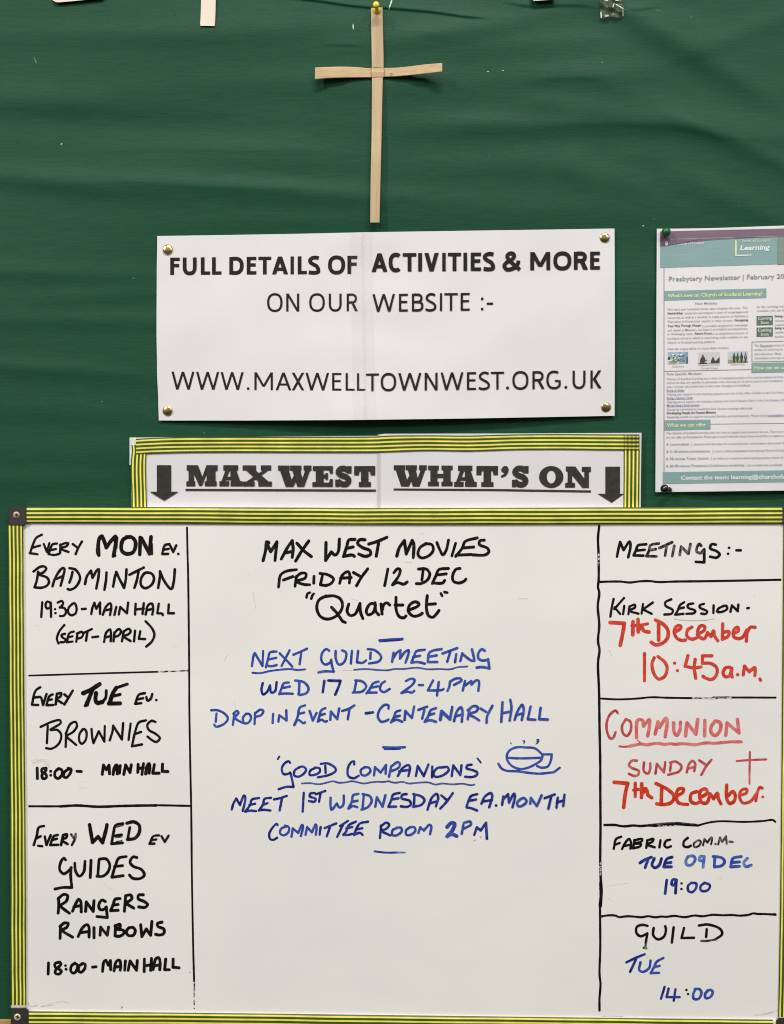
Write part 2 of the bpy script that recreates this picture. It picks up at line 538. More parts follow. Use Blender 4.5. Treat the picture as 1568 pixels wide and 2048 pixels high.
def blot(x, y, rx, ry, an, mi):
    t = math.radians(an)
    p = []
    for k in range(9):
        a = 2 * math.pi * k / 9
        r = 0.8 + 0.4 * random.random()
        u, v = rx * math.cos(a) * r, ry * math.sin(a) * r
        X_, Y_ = x + u * math.cos(t) - v * math.sin(t), y + u * math.sin(t) + v * math.cos(t)
        p.append(P(X_, Y_, gh1(X_, Y_) + 0.00025))
    mb.poly(p, mi)


for x, y, rx, ry, an in ((706.5, 53, 1.4, 6.5, -4), (123, 288, 1.8, 1.6, 0), (976, 143, 1.8, 1.3, 20), (1006, 141, 1.5, 1.3, 0), (1286.5, 451.5, 1.6, 1.4, 0),
                         (1204.5, 125, 2.2, 1.8, 30), (1316, 20.5, 6, 0.8, 12), (1383, 34, 2.5, 0.9, 40), (267, 556.5, 3, 1.0, 25), (204, 803, 3.5, 0.8, -25),
                         (408.5, 866, 1.4, 1.2, 0), (977, 310, 1, .9, 0), (1308, 438, 2, .7, 0), (1250, 19.4, 9, 0.7, 4), (1477, 412, 2.2, 0.8, 8), (71, 122, 1.5, 6, -18), (69, 116, .9, 4, -18)):
    blot(x, y, rx, ry, an, 1 if (x in (706.5, 123, 976, 1006, 1286.5)) else 3)
ribbon(mb, [(784.5, -4), (782, 6), (779, 14), (778, 20)], 2.2, green_d, 0.0006, mi=1, caps=False, jit=0.5)
for x, y, r in ((855, 71, 1.0), (35, 285, .9), (160, 455, 1.1), (508, 295, 1.0), (826, 299, .9), (6, 798, 1), (304, 748, 1.0), (1172, 262, .8), (110, 508, .8), (302, 797, 1.1), (278, 835, 1.0), (610, 225, .8), (350, 30, 1)):
    blot(x, y, r, r, 0, 2)
tag(mb.build("backing_paper", [M['green'], M['nick'], M['hole'], M['scuff']], smooth=True), kind='structure')


# ---------------------------------------------------------------- scraps stuck along the top
def strip_solid(mb, left, right, df, th, mi=0):
    """a strip between two px edges (same number of points) at depth df(i), th metres thick"""
    n = len(left)
    rows = []
    for i in range(n):
        d = df(i)
        (a, b), (c, e) = left[i], right[i]
        m1 = (a + (c - a) * 0.06, b + (e - b) * 0.06)
        m2 = (a + (c - a) * 0.94, b + (e - b) * 0.94)
        rows.append([P(a, b, d), P(a, b, d + th * 0.6), P(m1[0], m1[1], d + th), P(m2[0], m2[1], d + th), P(c, e, d + th * 0.6), P(c, e, d)])
    mb.grid(rows, mi, close=True)
    mb.poly(list(rows[0]), mi)
    mb.poly(list(rows[-1]), mi)


o = P(416, 20, 0.002)
mb = MB()
strip_solid(mb, [(404, -120), (402.2, 0), (401.6, 22), (400.8, 42), (400.4, 47), (401, 51.5)], [(433, -121), (431.5, 0), (431, 22), (430.2, 44), (429.8, 48), (429.3, 52)],
            lambda i: 0.0022 + 0.0002 * i, 0.0009)
tag(mb.build("masking_tape", M['white_tape'], origin=o), "short cream strip of tape hanging down from the top edge, left of the cross", "tape")
o = P(150, 0, 0.002)
mb = MB()
pts = [(96, -110), (103, -6), (106, 1), (112, 4.2), (118, 4.6), (150, 1.8), (205, -4), (214, -30), (206, -112)]
fr = [P(x, y, 0.0032) for x, y in pts]
bk = [P(x, y, 0.0022) for x, y in pts]
mb.grid([bk, fr], close=True)
mb.poly(fr)
tag(mb.build("card", M['white_tape'], origin=o), "cream card with a rounded corner just peeking in at the top left edge", "card")
o = P(1088, 0, 0.002)
mb = MB()
pts = [(1058, -90), (1063, -4), (1067, 1.3), (1073, 1.5), (1110, -1.2), (1114, -92)]
fr = [P(x, y, 0.0066) for x, y in pts]
bk = [P(x, y, 0.0056) for x, y in pts]
mb.grid([bk, fr], close=True)
mb.poly(fr)
tag(mb.build("card", M['white_tape'], origin=o), "thin sliver of white card at the top edge, just left of the clear tape", "card")

# crumpled clear tape
o = P(1224, 16, 0.004)
ct = thing("clear_tape", o, "small crumpled piece of clear sticky tape on green paper at the top right", "tape")
mb = MB()
rows = []
for j in range(13):
    y = -14 + 50.0 * j / 12
    r = []
    for i in range(13):
        u = i / 12
        x = 1200.5 + 47 * u + (1.5 if j < 6 else 0) * math.sin(j * 1.3)
        yy = y * (1 - 0.06 * u) + 1.5 * math.sin(i * 0.8) * (j / 12)
        h = 0.0028 + 0.0011 * math.sin(i * 0.95 + j * 0.5) + 0.0009 * math.sin(i * 0.4 - j * 1.15 + 1)
        r.append(P(x, yy, h + gh1(x, yy)))
    rows.append(r)
mb.grid(rows)
mb.build("film", M['clear_green'], ct)
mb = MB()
cd = lambda x, y: 0.0042 + gh1(x, y)  # pale strips painted as highlights on the crumpled film
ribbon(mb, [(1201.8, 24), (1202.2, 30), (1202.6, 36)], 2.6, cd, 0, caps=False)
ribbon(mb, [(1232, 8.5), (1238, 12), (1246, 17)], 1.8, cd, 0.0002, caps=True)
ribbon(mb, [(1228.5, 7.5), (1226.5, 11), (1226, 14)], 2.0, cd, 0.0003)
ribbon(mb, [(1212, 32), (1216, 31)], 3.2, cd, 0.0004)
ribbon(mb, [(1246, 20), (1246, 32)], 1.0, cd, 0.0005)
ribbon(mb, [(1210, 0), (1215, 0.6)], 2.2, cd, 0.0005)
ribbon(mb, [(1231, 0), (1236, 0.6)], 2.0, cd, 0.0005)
mb.build("film_glint", M['clear_edge_glint'], ct)

# ---------------------------------------------------------------- palm cross and its yellow pin
o = P(752, 140, 0.003)
cross = thing("palm_cross", o, "pale cross folded from palm strips, pinned high on the green paper", "cross")
zc = lambda x, y: (600 + x / 4.453, y / 4.453)


def strip(name, L, Rr, dd, th, m):
    mb = MB()
    n = 24
    l2, r2, d2 = [], [], []
    cl, cr_ = catmull([zc(*p) for p in L], 8), catmull([zc(*p) for p in Rr], 8)
    for i in range(n):
        def at(c):
            t = i / (n - 1) * (len(c) - 1)
            k = min(int(t), len(c) - 2)
            return (c[k][0] + (c[k + 1][0] - c[k][0]) * (t - k), c[k][1] + (c[k + 1][1] - c[k][1]) * (t - k))
        l2.append(at(cl)); r2.append(at(cr_))
        d2.append(smooth_poly([(k / (len(dd) - 1), v) for k, v in enumerate(dd)], i / (n - 1)))
    strip_solid(mb, l2, r2, lambda i: d2[i], th)
    return mb.build(name, m, cross)


strip("upright", [(632, 70), (636, 350), (640, 600), (641, 700), (638, 1200), (630, 1550), (626, 1981)],
      [(735, 65), (741, 350), (745, 600), (738, 700), (727, 1200), (718, 1550), (708, 1981)], [0.0045, 0.004, 0.0035, 0.0055, 0.0085, 0.0095], 0.001, M['palm'])
strip("crossbar_arm", [(135, 602), (260, 596), (400, 594), (520, 600), (648, 612)], [(134, 706), (260, 696), (400, 692), (520, 690), (648, 690)],
      [0.0105, 0.0075, 0.0045, 0.0032], 0.001, M['palm_h'])
strip("crossbar_arm", [(736, 606), (870, 602), (1000, 588), (1130, 572), (1266, 562)], [(736, 685), (870, 680), (1000, 668), (1130, 654), (1266, 640)],
      [0.0032, 0.006, 0.011, 0.017], 0.001, M['palm_h'])
mb = MB()
strip_solid(mb, [zc(636, 601), zc(634, 640), zc(635, 683)], [zc(746, 601), zc(750, 640), zc(748, 682)], lambda i: (0.0042, 0.0047, 0.0042)[i], 0.001)
wrap = mb.build("wrap", M['palm_h'], cross)
mb = MB()
fd = lambda x, y: 0.0057
for q in ([(633, 601), (700, 600), (747, 602)], [(747, 604), (752, 640), (748, 683)], [(634, 604), (632, 650), (635, 684)], [(636, 685), (700, 684), (748, 685)]):
    ribbon(mb, [zc(*p) for p in q], 0.75, fd, 0.0, caps=False, jit=0.4)
mb.build("fold_crease", M['crease'], wrap)
mb = MB()
fd2 = lambda x, y: 0.0032 + 0.0028
ribbon(mb, [zc(806, 655), zc(822, 654)], 1.6, lambda x, y: 0.0068, 0, jit=.3)
mb.build("knot_mark", M['crease'], cross)


def pushpin(name, base, head, prof, m, label, cat, group=None):
    b, h = Vector(P(*base)), Vector(P(*head))
    ax = h - b
    L = ax.length
    mb = MB()
    mb.grid(lathe([(r, t * L) for r, t in prof], b, ax), close=True)
    mb.grid(lathe([(0.0006, -0.004), (0.0006, 0.001)], b, ax, 8), 1, close=True)
    o_ = mb.build(name, [m, M['steel']], origin=tuple(b), smooth=True)
    return tag(o_, label, cat, group)


PIN = [(0, 0), (0.0041, 0.0), (0.0043, 0.06), (0.0036, 0.12), (0.0022, 0.2), (0.0017, 0.42), (0.0019, 0.55), (0.0033, 0.66), (0.0040, 0.8), (0.0039, 0.9), (0.0034, 0.98), (0.0020, 1.03), (0, 1.05)]
pushpin("push_pin", (754, 20.5, 0.0057), (752, 8, 0.0205), PIN, M['yellow_pl'], "yellow plastic push pin through the top of the cross", "push pin")


# ---------------------------------------------------------------- website poster: two sheets taped edge to edge
def Z1(x, y): return (300 + x / 3.2667, 440 + y / 3.2667)
def Z2(x, y): return (720 + x / 3.0154, 440 + y / 3.0154)


def poster_d(x, y):
    u, v = (x - 314) / 915.0, (y - 458) / 382.0
    bow = math.sin(math.pi * min(max(u, 0), 1)) ** 1.4
    d = 0.0035 + bow * (0.0015 + 0.0085 * max(v, 0) ** 2)
    d += 0.0009 * math.exp(-((v - 0.55) / 0.22) ** 2) * (1 - bow)
    d += 0.0007 * math.sin(u * 9.5 + 0.6) * math.sin(v * 3.0 + 0.8) * bow
    d += 0.00038 * math.sin(v * 21 + 1.2 * math.sin(u * 6)) * math.exp(-((u - 0.47) / 0.14) ** 2)
    d += 0.00025 * math.sin(v * 13 + u * 17)
    return d


o = P(771, 650, 0.004)
poster = thing("poster", o, "wide white poster about full details on our website, two sheets taped together above the whiteboard", "poster")
TOP = [(314, 472), (450, 470), (600, 467.5), (728, 464.5), (900, 462), (1100, 459), (1229, 457)]
BOT = [(317.5, 841), (500, 841), (700, 840), (900, 837.5), (1100, 834), (1229, 831.5)]
LEFT = [(0, 314.5), (0.2, 313.5), (0.5, 313), (0.72, 314), (0.9, 316.5), (1, 317.5)]


def sheet(x0f, x1f, nx, ny, dfun, top, bot, extra, th=0.00025):
    mb = MB()
    rows, back = [], []
    for j in range(ny + 1):
        v = j / ny
        xa, xb = x0f(v), x1f(v)
        r, bk_ = [], []
        for i in range(nx + 1):
            x = xa + (xb - xa) * i / nx
            y = lerp_poly(top, x) * (1 - v) + lerp_poly(bot, x) * v
            d = dfun(x, y) + extra
            r.append(P(x, y, d))
        rows.append(r)
    mb.grid(rows)
    return mb


mb = sheet(lambda v: smooth_poly(LEFT, v), lambda v: 728 + 2.5 * v, 60, 56, poster_d, TOP, BOT, 0)
page1 = mb.build("page", M['paper'], poster, smooth=True)
mb = sheet(lambda v: 724.5 + 5.0 * v, lambda v: 1229 + 0.6 * math.sin(v * 3), 60, 56, poster_d, TOP, BOT, 0.00035)
page2 = mb.build("page", M['paper'], poster, smooth=True)
for (xa, xb, ya, yb) in ((699, 744, 463.5, 839),):
    mb = sheet(lambda v: xa + 7 * v, lambda v: xb + 9 * v, 6, 40, poster_d, TOP, BOT, 0.0008)
    mb.build("clear_tape", M['clear'], poster, smooth=True)
mb = sheet(lambda v: 722 + 6 * v, lambda v: 729 + 6 * v, 3, 40, poster_d, TOP, BOT, 0.0011)
mb.build("clear_tape", M['clear'], poster, smooth=True)


# ---- printed sans-serif capitals drawn as strokes
def arc_pts(cx, cy, rx, ry, a0, a1, n=14, p=2.35):
    out = []
    for k in range(n + 1):
        a = math.radians(a0 + (a1 - a0) * k / n)
        c, s = math.cos(a), math.sin(a)
        out.append((cx + rx * math.copysign(abs(c) ** (2 / p), c), cy + ry * math.copysign(abs(s) ** (2 / p), s)))
    return out


def sans(ch, W, H, t):
    """primitives in a W x H box, y down: ('p', polygon) or ('r', points, closed)"""
    R = []
    th = t * 0.86

    def bar(x0, y0, x1, y1): R.append(('p', [(x0, y0), (x1, y0), (x1, y1), (x0, y1)]))

    def dia(xa, xb, y0, y1, k=None):
        k = k or t * 1.1
        R.append(('p', [(xa, y0), (xa + k, y0), (xb + k, y1), (xb, y1)]))
    k = t * 1.1
    if ch in 'FEL':
        bar(0, 0, t, H)
        if ch in 'FE':
            bar(t, 0, W, th); bar(t, H * .46 - th / 2, W * .93, H * .46 + th / 2)
        if ch in 'EL': bar(t, H - th, W, H)
    elif ch == 'T': bar(0, 0, W, th); bar(W / 2 - t / 2, th, W / 2 + t / 2, H)
    elif ch == 'I': bar(0, 0, W, H)
    elif ch == 'A':
        dia(W / 2 - k / 2, 0, 0, H); dia(W / 2 - k / 2, W - k, 0, H); bar(W * .24, H * .62, W * .76, H * .62 + th)
    elif ch == 'V': dia(0, W / 2 - k / 2, 0, H); dia(W - k, W / 2 - k / 2, 0, H)
    elif ch == 'W':
        k = t * 1.04
        a, b, c = W * .255 - k / 2, W * .5 - k / 2, W * .745 - k / 2
        dia(0, a, 0, H, k); dia(b, a, 0, H, k); dia(b, c, 0, H, k); dia(W - k, c, 0, H, k)
    elif ch == 'M':
        bar(0, 0, t, H); bar(W - t, 0, W, H)
        dia(0, W / 2 - k / 2, 0, H * .80); dia(W - k, W / 2 - k / 2, 0, H * .80)
    elif ch == 'N':
        bar(0, 0, t, H); bar(W - t, 0, W, H); dia(0, W - k, 0, H)
    elif ch == 'X': dia(0, W - k * 1.1, 0, H, k * 1.1); dia(W - k * 1.1, 0, 0, H, k * 1.1)
    elif ch == 'K':
        bar(0, 0, t, H); dia(W - k * 1.3, t * .9, 0, H * .5, k * 1.2); dia(t * .9, W - k * 1.25, H * .46, H, k * 1.25)
    elif ch == 'U':
        R.append(('r', [(t / 2, 0), (t / 2, H * .3)] + arc_pts(W / 2, H * .58, W / 2 - t / 2, H * .42 - th / 2 + .4, 180, 0) + [(W - t / 2, H * .3), (W - t / 2, 0)], False))
    elif ch == 'O':
        R.append(('r', arc_pts(W / 2, H / 2, W / 2 - t / 2, H / 2 - th / 2 + .5, 0, 345, 23), True))
    elif ch == 'C':
        R.append(('r', arc_pts(W * .56, H / 2, W * .56 - t / 2, H / 2 - th / 2 + .5, -52, -308, 20), False))
    elif ch == 'G':
        R.append(('r', arc_pts(W * .54, H / 2, W * .54 - t / 2, H / 2 - th / 2 + .5, -55, -310, 20) + [(W - t * .5, H * .82), (W - t * .5, H * .52)], False))
        bar(W * .60, H * .5, W - t, H * .5 + th)
    elif ch == 'D':
        bar(0, 0, t, H)
        R.append(('r', [(t * .8, th / 2), (W * .4, th / 2)] + arc_pts(W * .42, H / 2, W * .58 - t / 2, H / 2 - th / 2, -80, 80, 14) + [(W * .4, H - th / 2), (t * .8, H - th / 2)], False))
    elif ch in 'PRB':
        bar(0, 0, t, H)
        lo = .5 if ch == 'R' else .47
        R.append(('r', [(t * .8, th / 2), (W * .45, th / 2)] + arc_pts(W * .45, H * lo / 2 + th / 4, W * .47 - t / 2, H * lo / 2 - th / 4, -75, 75, 10) + [(W * .45, H * lo), (t * .8, H * lo)], False))
        if ch == 'R': dia(W * .38, W - k * 1.15, H * .5, H, k * 1.15)
        if ch == 'B':
            R.append(('r', [(W * .4, H * lo)] + arc_pts(W * .47, H * (1 + lo) / 2 - th / 4, W * .53 - t / 2, H * (1 - lo) / 2 - th / 4, -75, 75, 10) + [(W * .45, H - th / 2), (t * .8, H - th / 2)], False))
    elif ch == 'S':
        R.append(('r', [(W * .90, H * .11), (W * .66, th * .42), (W * .38, th * .5), (W * .15, H * .2), (W * .17, H * .33), (W * .42, H * .45), (W * .70, H * .55), (W - t * .5, H * .70), (W * .86, H * .87),
                        (W * .55, H - th * .42), (W * .28, H - th * .45), (W * .03, H * .89)], False))
    elif ch == '&':
        R.append(('r', [(W * .97, H * .97), (W * .75, H * .80), (W * .30, H * .36), (W * .24, H * .2), (W * .36, H * .07), (W * .56, H * .07), (W * .64, H * .2), (W * .54, H * .37), (W * .22, H * .55), (W * .07, H * .73),
                        (W * .18, H * .93), (W * .42, H * .94), (W * .70, H * .82), (W * .86, H * .60), (W * .88, H * .46)], False))
    elif ch == '.': R.append(('c', W / 2, H - W / 2, W / 2))
    elif ch == ':': R.append(('c', W / 2, H * .27 + W / 2, W / 2)); R.append(('c', W / 2, H - W / 2, W / 2))
    elif ch == '-': bar(0, H * .57, W, H * .57 + th)
    return R


def put_prims(mb, prims, to_px, t, dfun, h0):
    h = h0
    for p in prims:
        h += 0.000015
        if p[0] == 'p':
            mb.poly([P(x, y, dfun(x, y) + h) for x, y in (to_px(*q) for q in p[1])])
        elif p[0] == 'r':
            ribbon(mb, [to_px(*q) for q in p[1]], t, dfun, h, caps=False, closed=p[2])
        else:
            c = to_px(p[1], p[2])
            mb.poly([P(c[0] + p[3] * math.cos(a * math.pi / 8), c[1] + p[3] * math.sin(a * math.pi / 8), dfun(*c) + h) for a in range(16)])


def print_line(parent, name, Z, k, chars, y0, y1, t, m, extra, label):
    """chars: (char, x0, x1) in zoom px; y0/y1: ((x, top), (x, top)) and bottoms"""
    mb = MB()
    for ch, a, b in chars:
        xm = (a + b) / 2
        yt, yb = lerp_poly2(y0, xm), lerp_poly2(y1, xm)
        W, H = (b - a) / k, (yb - yt) / k
        ox, oy = Z(a, yt)
        sl = ((y0[1][1] - y0[0][1]) / (y0[1][0] - y0[0][0]) + (y1[1][1] - y1[0][1]) / (y1[1][0] - y1[0][0])) / 2
        put_prims(mb, sans(ch, W, H, t), lambda x, y: (ox + x, oy + y + sl * (x - W / 2)), t, poster_d, extra)
    o_ = mb.build(name, m, parent)
    o_['label'] = label
    return o_


def lerp_poly2(pp, x):
    (a, b), (c, d_) = pp
    return b + (d_ - b) * (x - a) / (c - a)


print_line(page1, "lettering", Z1, 3.2667, [('F', 132, 195), ('U', 214, 305), ('L', 332, 393), ('L', 405, 467), ('D', 518, 612), ('E', 632, 695), ('T', 708, 792), ('A', 797, 902), ('I', 918, 940), ('L', 965, 1025),
           ('S', 1035, 1110), ('O', 1163, 1275), ('F', 1290, 1355)], ((132, 246), (1355, 233)), ((132, 358), (1355, 352)), 7.6, M['toner'], 0.0004, "bold black heading FULL DETAILS OF")
print_line(page2, "lettering", Z2, 3.0154, [('A', 70, 165), ('C', 173, 250), ('T', 258, 340), ('I', 351, 374), ('V', 388, 475), ('I', 496, 517), ('T', 530, 610), ('I', 624, 646), ('E', 668, 730), ('S', 743, 812), ('&', 863, 968),
           ('M', 1027, 1147), ('O', 1166, 1275), ('R', 1290, 1375), ('E', 1388, 1447)], ((70, 201), (1447, 190)), ((70, 312), (1447, 297)), 7.6, M['toner'], 0.0012, "bold black heading ACTIVITIES & MORE")
print_line(page1, "lettering", Z1, 3.2667, [('O', 765, 866), ('N', 890, 975), ('O', 1040, 1142), ('U', 1168, 1252), ('R', 1285, 1358)], ((765, 480), (1358, 481)), ((765, 598), (1358, 595)), 4.5, M['toner'], 0.0004, "thin black words ON OUR")
print_line(page2, "lettering", Z2, 3.0154, [('W', 75, 211), ('E', 235, 289), ('B', 313, 383), ('S', 393, 460), ('I', 482, 495), ('T', 508, 590), ('E', 607, 662), (':', 729, 745), ('-', 764, 803)], ((75, 447), (803, 437)), ((75, 553), (803, 543)), 4.5, M['toner'], 0.0012, "thin black words WEBSITE :-")
print_line(page1, "lettering", Z1, 3.2667, [('W', 140, 290), ('W', 301, 452), ('W', 461, 612), ('.', 632, 650), ('M', 682, 803), ('A', 821, 923), ('X', 926, 1008), ('W', 1016, 1170), ('E', 1190, 1250), ('L', 1278, 1337), ('L', 1352, 1408)],
           ((140, 990), (1410, 1001)), ((140, 1107), (1410, 1115)), 4.5, M['toner'], 0.0004, "first half of the black web address")
print_line(page2, "lettering", Z2, 3.0154, [('T', 36, 114), ('O', 125, 218), ('W', 231, 370), ('N', 390, 468), ('W', 486, 624), ('E', 645, 700), ('S', 714, 783), ('T', 789, 869), ('.', 881, 899), ('O', 919, 1016), ('R', 1040, 1113), ('G', 1124, 1210),
           ('.', 1233, 1250), ('U', 1282, 1360), ('K', 1390, 1457)], ((36, 926), (1457, 906)), ((36, 1031), (1457, 1014)), 4.5, M['toner'], 0.0012, "second half of the black web address")

# brass drawing pins
mb = MB()
prof = [(0.0, 0.0), (0.0058, 0.0), (0.0060, 0.0003), (0.0060, 0.0005), (0.0058, 0.0009), (0.0051, 0.0014), (0.0041, 0.0018), (0.0028, 0.0021), (0.0014, 0.0023), (0.0, 0.0023)]
mb.grid(lathe(prof, (0, 0, 0), (0, -1, 0), 32), close=True)
mb.grid(lathe([(0.0005, -0.006), (0.0005, 0)], (0, 0, 0), (0, -1, 0), 8), close=True)
pin0 = mb.build("drawing_pin", M['brass'], smooth=True)
for i, (x, y, where) in enumerate(((335.5, 498.5, "upper left"), (1209, 475.5, "upper right"), (335, 821.5, "lower left"), (1212, 814.5, "lower right"))):
    q = pin0 if i == 0 else pin0.copy()
    if i: COL.objects.link(q)
    q.location = P(x, y, poster_d(x, y) + 0.0006)
    q.rotation_euler = (random.uniform(-.12, .12), random.uniform(0, 6), random.uniform(-.12, .12))
    q.rotation_mode = 'YXZ'
    tag(q, "shiny brass domed drawing pin at the %s corner of the website poster" % where, "drawing pin", "brass drawing pins of the poster")


# ---------------------------------------------------------------- header sign with slab capitals and striped tape border
def header_d(x, y):
    return 0.0055 + 0.0007 * math.sin(x * 0.011) + 0.0004 * math.sin(x * 0.05 + y * 0.02) * 0.4


o = P(771, 945, 0.006)
header = thing("header_sign", o, "white header sign MAX WEST WHAT'S ON edged in yellow and green striped tape", "sign")
mb = sheet(lambda v: 260.5 + 3 * v, lambda v: 763, 40, 14, header_d, [(260, 875.3), (330, 874.2), (500, 873.6), (763, 871.5)], [(260, 1030), (763, 1030)], 0)
hp1 = mb.build("page", M['paper2'], header, smooth=True)
mb = sheet(lambda v: 757 + 1 * v, lambda v: 1283 - 2 * v, 40, 14, header_d, [(757, 869), (760, 867.5), (1000, 867), (1283, 865.6)], [(757, 1030), (1283, 1030)], 0.0004)
hp2 = mb.build("page", M['paper2'], header, smooth=True)
mb = sheet(lambda v: 753.5, lambda v: 761.5, 2, 14, header_d, [(740, 869), (770, 868.5)], [(740, 1030), (770, 1030)], 0.0009)
mb.build("clear_tape", M['clear_h'], header, smooth=True)
# lamination film sticking out past the sheet at the left corner
mb = sheet(lambda v: 259, lambda v: 273 - 6 * v, 4, 4, header_d, [(258, 875), (275, 875)], [(258, 930), (275, 930)], 0.0007)
mb.build("film_edge", M['clear_edge_glint'], header, smooth=True)


def tape_mesh(outer, inner, dfun, prof, n=60, name="border_tape", m=None, parent=None, th=0.0):
    """tape between two px edge lines; prof: [(t, extra depth)] across; UV x across, y along"""
    mb = MB()
    oc, ic = catmull(outer, 10), catmull(inner, 10)

    def at(c, s):
        t = s * (len(c) - 1)
        k = min(int(t), len(c) - 2)
        return (c[k][0] + (c[k + 1][0] - c[k][0]) * (t - k), c[k][1] + (c[k + 1][1] - c[k][1]) * (t - k))
    rows, uvs = [], []
    for i in range(n + 1):
        s = i / n
        a, b = at(oc, s), at(ic, s)
        r = []
        for t, e in prof:
            x, y = a[0] + (b[0] - a[0]) * t, a[1] + (b[1] - a[1]) * t
            r.append(P(x, y, dfun(x, y) + e))
            uvs.append((min(max(t, 0.0), 1.0), s))
        rows.append(r)
    mb.grid(rows)
    return mb.build(name, m or M['tape'], parent, smooth=True, uvs=uvs)


flat = [(t / 8, 0.0) for t in range(9)]
def lift(e): return [(t, e) for t, _ in flat]


tape_mesh([(262.5, 890), (264, 900), (262, 920), (261.5, 950), (263, 985), (263.5, 1026)], [(293.5, 890), (292.8, 905), (291.8, 925), (292, 950), (293, 985), (294, 1026)], header_d, lift(0.0012), parent=header)
tape_mesh([(1279.5, 900), (1279, 940), (1278.5, 980), (1278, 1026)], [(1247.5, 900), (1247.5, 940), (1247.2, 980), (1246.8, 1026)], header_d, lift(0.0012), parent=header)
tape_mesh([(272, 877.6), (300, 876), (348, 874.2), (460, 873.6), (600, 873.4), (756, 872.6), (776, 871.2), (850, 870.5), (940, 871), (1026, 868.8), (1120, 868.2), (1200, 868.6), (1247.2, 868.8)],
          [(272, 908), (300, 906.5), (348, 905), (460, 904), (600, 904.4), (756, 904.2), (776, 903.6), (850, 901.2), (940, 902), (1026, 899.4), (1120, 898.8), (1200, 899.6), (1247.2, 900)], header_d, lift(0.0018), n=120, parent=header)
tape_mesh([(1247.2, 868.8), (1263, 868.8), (1279, 868.8)], [(1247.2, 900), (1263, 900.2), (1279, 900.2)], header_d, lift(0.0018), n=30, name="tape_overlap", m=M['plaid'], parent=header)


def K3(x, y): return (240 + x / 2.9037, 850 + y / 2.9037)
def K4(x, y): return (740 + x / 2.8, 850 + y / 2.8)
def rect(x0, y0, x1, y1): return ('p', [(x0, y0), (x1, y0), (x1, y1), (x0, y1)])


SLAB = {
    'M': ((385, 567, 233, 355), [('p', [(387, 233), (453, 233), (478, 300), (502, 233), (567, 233), (567, 264), (555, 268), (555, 326), (562, 328), (562, 355), (492, 355), (492, 328), (503, 325), (503, 285), (477, 353), (460, 353), (430, 285),
          (430, 325), (437, 328), (437, 355), (385, 355), (385, 328), (398, 325), (398, 268), (387, 262)])]),
    'A': ((577, 712, 233, 355), [('p', [(600, 233), (686, 233), (686, 263), (676, 264), (699, 328), (648, 328), (640, 306), (642, 264), (634, 272), (612, 328), (588, 328), (612, 264), (600, 263)]), rect(610, 300, 658, 320),
          rect(577, 326, 634, 355), rect(642, 326, 712, 355)]),
    'X': ((712, 882, 233, 355), [rect(712, 233, 790, 262), rect(818, 233, 878, 262), rect(713, 327, 782, 355), rect(803, 327, 882, 355), ('p', [(730, 260), (786, 260), (866, 330), (806, 330)]), ('p', [(834, 260), (864, 260), (766, 330), (730, 330)])]),
    'W': ((918, 1112, 235, 358), [rect(918, 235, 985, 264), rect(988, 235, 1054, 264), rect(1066, 235, 1112, 264), ('p', [(929, 262), (980, 262), (1008, 358), (962, 358)]), ('p', [(1018, 278), (1034, 300), (1008, 358), (984, 340)]),
          ('p', [(1000, 262), (1048, 262), (1070, 358), (1030, 358)]), ('p', [(1076, 262), (1104, 262), (1070, 358), (1044, 350)]), ]),
    'E': ((1117, 1235, 238, 358), [('p', [(1120, 238), (1235, 238), (1235, 282), (1219, 282), (1213, 262), (1182, 262), (1182, 287), (1192, 287), (1192, 279), (1207, 279), (1207, 317), (1192, 317), (1192, 308), (1182, 308), (1182, 334), (1213, 334),
          (1219, 313), (1235, 313), (1235, 358), (1117, 358), (1117, 332), (1137, 330), (1137, 266), (1120, 264)])]),
    'S': ((1250, 1345, 236, 360), [('R', [(1330, 268), (1306, 253), (1280, 255), (1268, 274), (1284, 291), (1312, 301), (1328, 320), (1318, 340), (1292, 343), (1264, 325)], 33), rect(1320, 238, 1345, 280), rect(1250, 316, 1273, 358)]),
    'T': ((1360, 1482, 238, 358), [('p', [(1360, 238), (1482, 238), (1482, 291), (1456, 291), (1452, 268), (1443, 268), (1443, 331), (1457, 331), (1457, 358), (1387, 358), (1387, 331), (1400, 331), (1400, 268), (1391, 268), (1387, 291), (1360, 291)])]),
    'H': ((325, 463, 227, 343), [rect(325, 227, 386, 253), rect(400, 227, 463, 253), rect(325, 317, 386, 343), rect(400, 317, 463, 343), rect(338, 251, 378, 319), rect(410, 251, 452, 319), rect(376, 273, 412, 297)]),
    'N': ((1093, 1237, 232, 352), [('p', [(1097, 232), (1150, 232), (1200, 300), (1200, 262), (1186, 260), (1186, 234), (1237, 234), (1237, 262), (1226, 264), (1226, 352), (1190, 352), (1132, 282), (1132, 322), (1148, 325), (1148, 350), (1093, 350), (1093, 325), (1107, 322),
          (1107, 262), (1097, 258)])]),
    'O': ((948, 1083, 230, 352), [('O', (1015, 291, 68, 61), (1015, 291, 25, 36))]),
    "'": ((733, 777, 228, 296), [('p', [(750, 228), (768, 230), (777, 246), (774, 266), (762, 284), (736, 296), (733, 284), (747, 276), (752, 268), (738, 262), (734, 246)])]),
}


